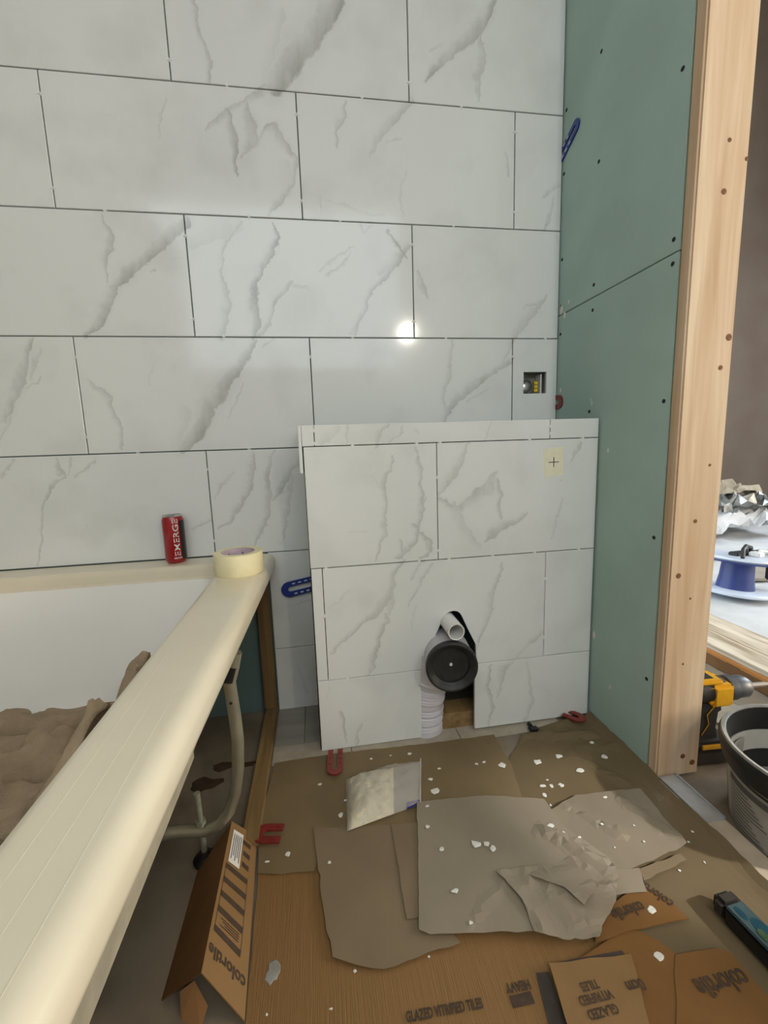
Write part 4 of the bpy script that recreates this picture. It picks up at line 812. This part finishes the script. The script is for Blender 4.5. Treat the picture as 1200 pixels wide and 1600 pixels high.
# striped carton folded along the bath
ct = thing('tile_carton', 'long colortile carton with dark printed bars lying under the bath edge', 'carton', (-.96, -.6, 0))
R0, R1 = Vector((-.914, -.448, .0042)), Vector((-.893, -.748, .0042)); T0 = Vector((-.962, -.448, .050)); T1 = T0 + (R1 - R0) * .9 + (T0 - R0) * .22; F0, F1 = Vector((-1.02, -.50, .0012)), Vector((-1.02, -.70, .0012))
def panel(a, b, c, d, name, m, th=.002):
    nrm = (b - a).cross(d - a).normalized() * th
    vs = [a, b, c, d, a - nrm, b - nrm, c - nrm, d - nrm]
    return MB().add(vs, [(0, 1, 2, 3), (7, 6, 5, 4), (0, 4, 5, 1), (1, 5, 6, 2), (2, 6, 7, 3), (3, 7, 4, 0)]).build(name, m, ct)
fp_ = panel(R0, T0, T1, R1, 'printed_panel', M['card_p'])
panel(T0, F0, F1, T1, 'rear_panel', M['card_d'])  # darker card colour paints in the bath's shadow on this side
nrm = (T0 - R0).cross(R1 - R0).normalized()
if nrm.z < 0: nrm = -nrm
def onp(u, v, h=.0006):      # u along the carton (0 far .. 1 near), v up the panel
    a = R0.lerp(R1, u); b = T0.lerp(T1, u); return a.lerp(b, v) + nrm * h
def ppatch(u0, u1, v0, v1, m, name, h=.0006, sk=0.): return MB().add([onp(u0 + sk, v0, h), onp(u1 + sk, v0, h), onp(u1, v1, h), onp(u0, v1, h)], [(0, 1, 2, 3)]).build(name, m, fp_)
for i, (u, v1) in enumerate(((.09, .5), (.17, .45), (.25, .45), (.335, .92), (.43, .92), (.525, .92), (.62, .92), (.735, .92))): ppatch(u, u + .034, .22, v1, M['ink'], 'printed_bar', sk=.01)
ppatch(.33, .76, .905, .915, M['ink'], 'printed_line'); ppatch(.33, .76, .215, .225, M['ink'], 'printed_line')
for i in range(4): ppatch(.675 + i * .013, .680 + i * .013, .3, .8 - .06 * (i % 3), M['ink'], 'small_print')
lbl = ppatch(.06, .32, .52, .88, M['white_ink'], 'paper_label', .0012)
for i in range(5): ppatch(.09, .29 - .03 * (i % 2), .56 + i * .062, .585 + i * .062, M['print_g'], 'label_print', .0016)
tv, tf = text_mesh('colortile', .024, .0007)
MB().add([onp(.865 + v.y / .29 - (-v.x / .066) * .0, .5 + v.x * .80 / .072) for v in tv], tf).build('lettering', M['ink'], fp_)
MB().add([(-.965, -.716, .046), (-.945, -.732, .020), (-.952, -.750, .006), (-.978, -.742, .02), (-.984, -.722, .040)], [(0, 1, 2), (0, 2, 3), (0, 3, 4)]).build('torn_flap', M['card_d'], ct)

# zip bag of powder
bag = thing('plastic_bag', 'clear plastic bag part filled with white powder lying on the papers', 'bag', (-.65, -.39, .008))
P00, P10, P11, P01 = Vector((-.727, -.478)), Vector((-.562, -.440)), Vector((-.530, -.312)), Vector((-.718, -.335))
def pillow(u0, u1, hmax, z0, nu, nv, seed, flat=.0):
    vs = []
    for top in (1, 0):
        for j in range(nv + 1):
            for i in range(nu + 1):
                u = u0 + (u1 - u0) * i / nu; v = j / nv
                p = P00.lerp(P10, u).lerp(P01.lerp(P11, u), v)
                e = (1 - abs(2 * (i / nu) - 1) ** 2.4) * (1 - abs(2 * v - 1) ** 2.4)
                h = hmax * max(0, e) ** .55 * (1 + .25 * noise.noise((u * 9, v * 7, seed))) + .005 * noise.noise((u * 14 + v * 9, v * 10 - u * 5, seed + 3)) * min(1, e * 4)
                vs.append((p.x, p.y, z0 + (max(h, 0) if top else -.0004)))
    n1 = (nu + 1) * (nv + 1); fs = []
    for t in range(2):
        for j in range(nv):
            for i in range(nu):
                a = t * n1 + j * (nu + 1) + i; q = (a, a + 1, a + nu + 2, a + nu + 1); fs.append(q if t == 0 else q[::-1])
    return MB().add(vs, fs)
pillow(.01, .62, .026, .0125, 18, 14, 3).build('powder', M['powder'], bag, True)
pillow(-.01, 1.0, .032, .012, 26, 16, 8).build('film', M['film'], bag, True)
MB().add([tuple(P00.lerp(P10, u).lerp(P01.lerp(P11, u), v)) + (.0125 + .002,) for u, v in ((.80, -.03), (.99, -.03), (.99, .08), (.80, .12))], [(0, 1, 2, 3)]).build('blue_print', M['navy'], bag)
MB().tube([tuple(P10.lerp(P11, t)) + (.016 + .006 * math.sin(t * 7),) for t in [i / 10 for i in range(11)]], .002, 6).build('zip_seal', M['film'], bag, True)

# spirit level
sl = thing('spirit_level', 'small teal and black spirit level lying on the paper by the threshold', 'spirit level', (-.105, -.84, .0078), math.radians(4))
y1, y0 = .102, -.16
MB().box(-.019, .019, y0, y1 - .022, 0, .028, c=.004).build('body', M['black'], sl, local=True)
MB().box(-.0175, .0175, y0 + .002, y1 - .022, .0275, .032, c=.002).build('teal_face', M['teal'], sl, local=True)
MB().box(-.020, .020, y1 - .026, y1, 0, .033, c=.007).build('end_cap', M['drill_k'], sl, local=True)
def oval(cx, cy, a, b, z0, z1, n=18): return MB().prism([(cx + a * math.cos(2 * PI * i / n), cy + b * math.sin(2 * PI * i / n)) for i in range(n)], 'z', z0, z1)
oval(.004, .038, .010, .017, .0318, .0326).build('vial_window', M['teal_d'], sl, local=True)
oval(-.004, .030, .006, .010, .0322, .0332).build('vial', M['green_v'], sl, local=True)
oval(-.005, .064, .005, .011, .0318, .0325).build('grip_recess', M['teal_d'], sl, local=True)

# ------------------------------------------------------------------ room beyond the doorway
bk = thing('adhesive_bucket', 'tile adhesive bucket with black rim and grey printed label by the threshold', 'bucket', (.192, -.66, 0))
rb, rt, hb = .135, .152, .185
rw = lambda z: rb + (rt - rb) * z / hb
MB().lathe([(rb - .004, 0), (rb, .004), (rw(.135), .135), (rw(.135) - .003, .136), (rb - .007, .006)], 56, cap1=True).build('wall', M['bucket_l'], bk, True, local=True)
MB().lathe([(rw(.135) + .002, .132), (rw(.14) + .009, .136), (rt + .012, .165), (rt + .013, .176), (rt + .010, hb), (rt + .004, hb + .002), (rt, hb), (rt - .006, .12), (rb - .006, .055)], 56, cap0=False, cap1=False).build('rim', M['bucket_k'], bk, True, local=True)
MB().lathe([(rt + .010, hb), (rt + .0085, hb + .0045), (rt + .003, hb + .004), (rt + .001, hb)], 56, cap0=False, cap1=False).build('crusted_edge', M['adhesive'], bk, True, local=True)
MB().lathe([(rb - .004, .050), (rb - .03, .064), (.05, .060), (.01, .062)], 40, cap0=False).build('adhesive_inside', M['adhesive'], bk, True, local=True)
for a0, a1, z0, z1 in ((140, 205, .075, .158), (100, 132, .07, .13)):
    arc(math.radians(a0), math.radians(a1), z0, z1, rw(.1) - .0065, 10).build('adhesive_smear', M['adhesive'], bk, True, local=True)
def barc(a0, a1, z0, z1, m, name, e=.0010):
    n_ = max(6, int((a1 - a0) / 2)); vs = []
    for z in (z0, z1):
        for i in range(n_ + 1):
            a = math.radians(a0 + (a1 - a0) * i / n_); vs.append(((rw(z) + e) * math.cos(a), (rw(z) + e) * math.sin(a), z))
    return MB().add(vs, [(i, i + 1, n_ + 2 + i, n_ + 1 + i) for i in range(n_)]).build(name, m, bk, True, local=True)
barc(150, 235, .100, .114, M['print_g'], 'printed_heading')
for i in range(11): barc(151, 172 + (i * 37 % 17), .092 - i * .008, .0942 - i * .008, M['print_g'], 'printed_line')
for i in range(20): barc(206, 222 + (i * 23 % 9), .095 - i * .0045, .097 - i * .0045, M['print_g'], 'printed_line')
barc(128, 134, .008, .130, M['bucket_k'], 'side_stripe')
MB().lathe([(.020, .0), (.020, .006), (.011, .008), (.011, .011), (.004, .011)], 20, Matrix.Translation(((rt + .008) * math.cos(math.radians(205)), (rt + .008) * math.sin(math.radians(205)), .166)) @ Matrix.Rotation(math.radians(205), 4, 'Z') @ Matrix.Rotation(PI / 2, 4, 'Y')).build('handle_boss', M['drill_g'], bk, True, local=True)

dr = thing('cordless_drill', 'yellow and black cordless drill standing on its battery behind the stud', 'drill', (.182, -.418, 0), math.radians(-4))
MB().box(-.062, .052, -.038, .038, .0, .044, c=.008).build('battery', M['drill_k'], dr, local=True)
MB().box(-.058, .046, -.036, .036, .044, .062, c=.006).build('foot', M['drill_k'], dr, local=True)
MB().box(-.040, .050, -.0385, -.034, .045, .058, c=.002).build('foot_trim', M['drill_y'], dr, local=True)
MB().prism([(-.034, .055), (.016, .055), (.008, .09), (.014, .155), (-.046, .155), (-.042, .09)], 'y', -.018, .018).build('handle', M['drill_k'], dr, local=True)
MB().prism([(.012, .118), (.028, .128), (.026, .150), (.012, .152)], 'y', -.009, .009).build('trigger', M['drill_k'], dr, local=True)
MB().lathe([(.022, -.075), (.030, -.070), (.031, .02), (.030, .028)], 24, Matrix.Translation((0, 0, .182)) @ Matrix.Rotation(PI / 2, 4, 'Y')).build('motor_housing', M['drill_k'], dr, True, local=True)
MB().box(-.018, .040, -.034, .034, .150, .207, c=.008).build('gear_case', M['drill_y'], dr, local=True)
MB().box(-.052, .014, -.026, .026, .206, .218, c=.004).build('top_cover', M['drill_y'], dr, local=True)
MB().box(-.040, -.004, -.014, .014, .2172, .2195, c=.001).build('speed_switch', M['drill_k'], dr, local=True)
MB().lathe([(.029, .040), (.030, .044), (.030, .058), (.026, .060), (.027, .064), (.026, .090), (.018, .102), (.011, .105)], 24, Matrix.Translation((0, 0, .182)) @ Matrix.Rotation(PI / 2, 4, 'Y')).build('chuck', M['drill_g'], dr, True, local=True)
MB().lathe([(.0062, .100), (.0062, .150), (.0045, .152), (.0045, .178), (.001, .182)], 12, Matrix.Translation((0, 0, .182)) @ Matrix.Rotation(PI / 2, 4, 'Y')).build('bit', M['bit'], dr, True, local=True)
MB().tube([(-.028, -.019, .072), (-.012, -.0195, .10), (-.018, -.0195, .125), (.002, -.0195, .150)], .0012, 6).build('handle_trim', M['drill_y'], dr, True, local=True)

cn = thing('flat_carton', 'long tan cardboard carton lying on the floor beneath the plank', 'carton', (.7, -.1, 0))
MB().box(.59, .86, -.75, .42, 0, .052, c=.002).build('carton_body', M['stackcard'], cn)
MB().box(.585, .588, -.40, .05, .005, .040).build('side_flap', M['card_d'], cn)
pt_ = MB()
for i in range(5): pt_.box(.5885, .5895, -.17 + .006 * i, -.02 - .02 * i, .014 + i * .006, .017 + i * .006)
pt_.build('side_print', M['ink'], cn)
pl = thing('plank', 'pale grained floor plank resting on the tan carton', 'plank', (.7, -.1, .0525))
MB().box(.598, .835, -.80, .27, .0525, .071, c=.0015).build('board', M['oak'], pl)
MB().box(.700, .703, -.80, .27, .0708, .0714).build('groove', M['knot'], pl)
for x, y, rot, sx, sy, h, lab in ((.40, -.33, 20, .07, .16, .006, 'scrap of brown cardboard on the floor behind the bucket'),):
    o = MB().box(-sx, sx, -sy, sy, 0, h, c=.001).build('cardboard_scrap', M['kraft'], None); o.location = (x, y, 0); o.rotation_euler.z = math.radians(rot); tag(o, lab, 'cardboard')
o = MB().box(-.10, .10, -.17, .17, 0, .05, c=.006).build('tool_case', M['drill_k'], None); o.location = (.47, -.66, 0); tag(o, 'low black tool case on the floor behind the adhesive bucket', 'case')

# pale dust sheet over the far floor
nx, ny = 70, 70; vs = []
for j in range(ny + 1):
    for i in range(nx + 1):
        x = .92 + 2.9 * i / nx; y = -.6 + 2.75 * j / ny
        x0 = x + .05 * noise.noise((y * 3, 1, 1)) * (i == 0)
        f = max(0, 1 - abs(noise.noise((x * 2.2 + y, y * 3.1 - x, .5))) * 2.4)
        far = sst(.9, 2.0, y)
        z = .004 + .012 * (1 + noise.noise((x * 2.5, y * 2.5, 0))) * (.3 + far) + .02 * f ** 2 * far + .006 * f ** 3
        vs.append((x0, y, z))
fs = [(j * (nx + 1) + i, j * (nx + 1) + i + 1, (j + 1) * (nx + 1) + i + 1, (j + 1) * (nx + 1) + i) for j in range(ny) for i in range(nx)]
fd = MB().add(vs, fs).build('dust_sheet', M['sheet'], None, True, origin=(2.3, .7, 0)); tag(fd, 'pale wrinkled dust sheet covering the floor of the far room', 'dust sheet')
def gp(px): return px
o = MB().prism([(1.62, .62), (2.6, .80), (2.6, 1.08), (1.70, .86), (1.45, .66)], 'z', .020, .034).build('floor_mat', M['sheet_g'], None, origin=(2, .8, .02)); tag(o, 'flat grey-brown offcut of board lying on the pale dust sheet', 'board')
for pts, lab in (([(2.15, 1.02), (2.8, .98), (2.85, 1.03), (2.2, 1.10)], 'thin dark strip of board on the dust sheet near the foil heap'), ([(1.60, 1.02), (1.95, 1.06), (1.85, 1.12), (1.55, 1.10)], 'small dark flat offcut on the dust sheet beyond the reel')):
    o = MB().prism(pts, 'z', .036, .044).build('board_offcut', M['knot'], None, origin=pts[0] + (.036,)); tag(o, lab, 'board')

rl = thing('cable_reel', 'blue and pale grey extension cable reel tipped over on the dust sheet', 'cable reel', (1.28, .50, .03), math.radians(20))
tl = Matrix.Rotation(math.radians(6), 4, 'Y')
MB().lathe([(.150, 0), (.155, .004), (.155, .012), (.150, .016), (.06, .022)], 44, tl).build('bottom_flange', M['reel'], rl, True, local=True)
MB().lathe([(.080, .014), (.070, .08), (.066, .145), (.080, .165)], 36, tl).build('hub', M['reel_b'], rl, True, local=True)
MB().lathe([(.125, .162), (.150, .168), (.155, .174), (.150, .184), (.10, .188)], 44, tl).build('top_flange', M['reel'], rl, True, local=True)
MB().lathe([(.148, .158), (.156, .160), (.157, .167), (.148, .166)], 44, tl, cap0=False, cap1=False).build('flange_edge', M['reel_b'], rl, True, local=True)
MB().box(-.09, .07, -.03, .012, .186, .206, c=.004, mx=tl).build('handle_bar', M['black'], rl, local=True)
MB().tube([tuple(tl @ Vector(q)) for q in ((-.12, -.06, .19), (-.10, -.05, .225), (-.02, -.03, .238), (.06, -.02, .226), (.09, -.01, .19))], .009, 8).build('carry_handle', M['black'], rl, True, local=True)
MB().box(.0, .06, -.08, -.035, .186, .212, c=.005, mx=tl).build('plug', M['pvc'], rl, local=True)
MB().box(.085, .14, -.03, .02, .187, .210, c=.004, mx=tl).build('socket_outlet', M['black'], rl, local=True)
MB().tube([(.07, -.06, .21), (.13, -.08, .20), (.17, -.09, .14), (.20, -.12, .05), (.27, -.16, .012), (.36, -.18, .008), (.5, -.14, .008)], .006, 8).build('white_cable', M['pvc'], rl, True, local=True)
MB().tube([(.10, .0, .19), (.17, -.02, .20), (.19, -.05, .12), (.19, -.09, .02), (.28, -.12, .008), (.45, -.05, .008)], .005, 8).build('grey_lead', M['reel'], rl, True, local=True)
MB().box(.155, .185, -.10, -.06, .05, .13, c=.006).build('hanging_plug', M['drill_k'], rl, local=True)
def crumple(name, c, sx, sy, h, m, label, cat, seed, n_=18, rot=0, z0=.03):
    vs = []
    for j in range(n_ + 1):
        for i in range(n_ + 1):
            u, v = i / n_ - .5, j / n_ - .5
            z = z0 + h * (1 - abs(noise.noise((u * 4 + seed, v * 4, seed)))) ** 2 * (1 - (2 * abs(u)) ** 3 * .5) * (1 - (2 * abs(v)) ** 3 * .5) + .25 * h * noise.noise((u * 9, v * 9, seed + 5))
            vs.append((u * sx + .15 * sx * noise.noise((u * 5, v * 5, seed + 1)), v * sy + .15 * sy * noise.noise((v * 5, u * 5, seed + 2)), max(z, z0 * .8)))
    fs = [(j * (n_ + 1) + i, j * (n_ + 1) + i + 1, (j + 1) * (n_ + 1) + i + 1, (j + 1) * (n_ + 1) + i) for j in range(n_) for i in range(n_)]
    o = MB().add(vs, fs).build(name, m, None); o.location = c; o.rotation_euler.z = rot
    md = o.modifiers.new('thickness', 'SOLIDIFY'); md.thickness = .004
    return tag(o, label, cat)
crumple('bunched_sheeting', (2.42, 1.62, .02), .8, .45, .20, M['sheet'], 'white sheeting bunched against the far plaster wall', 'sheeting', 2.2, z0=.05)
crumple('foil_wrapping', (2.52, 1.60, .19), .55, .34, .16, M['foil'], 'crumpled silver foil insulation heaped near the far wall', 'foil', 5.1, 12)
crumple('kraft_wrapping', (2.50, 1.78, .27), .60, .30, .16, M['kraft'], 'crumpled brown paper lying on top of the foil heap', 'paper', 8.3, 10)
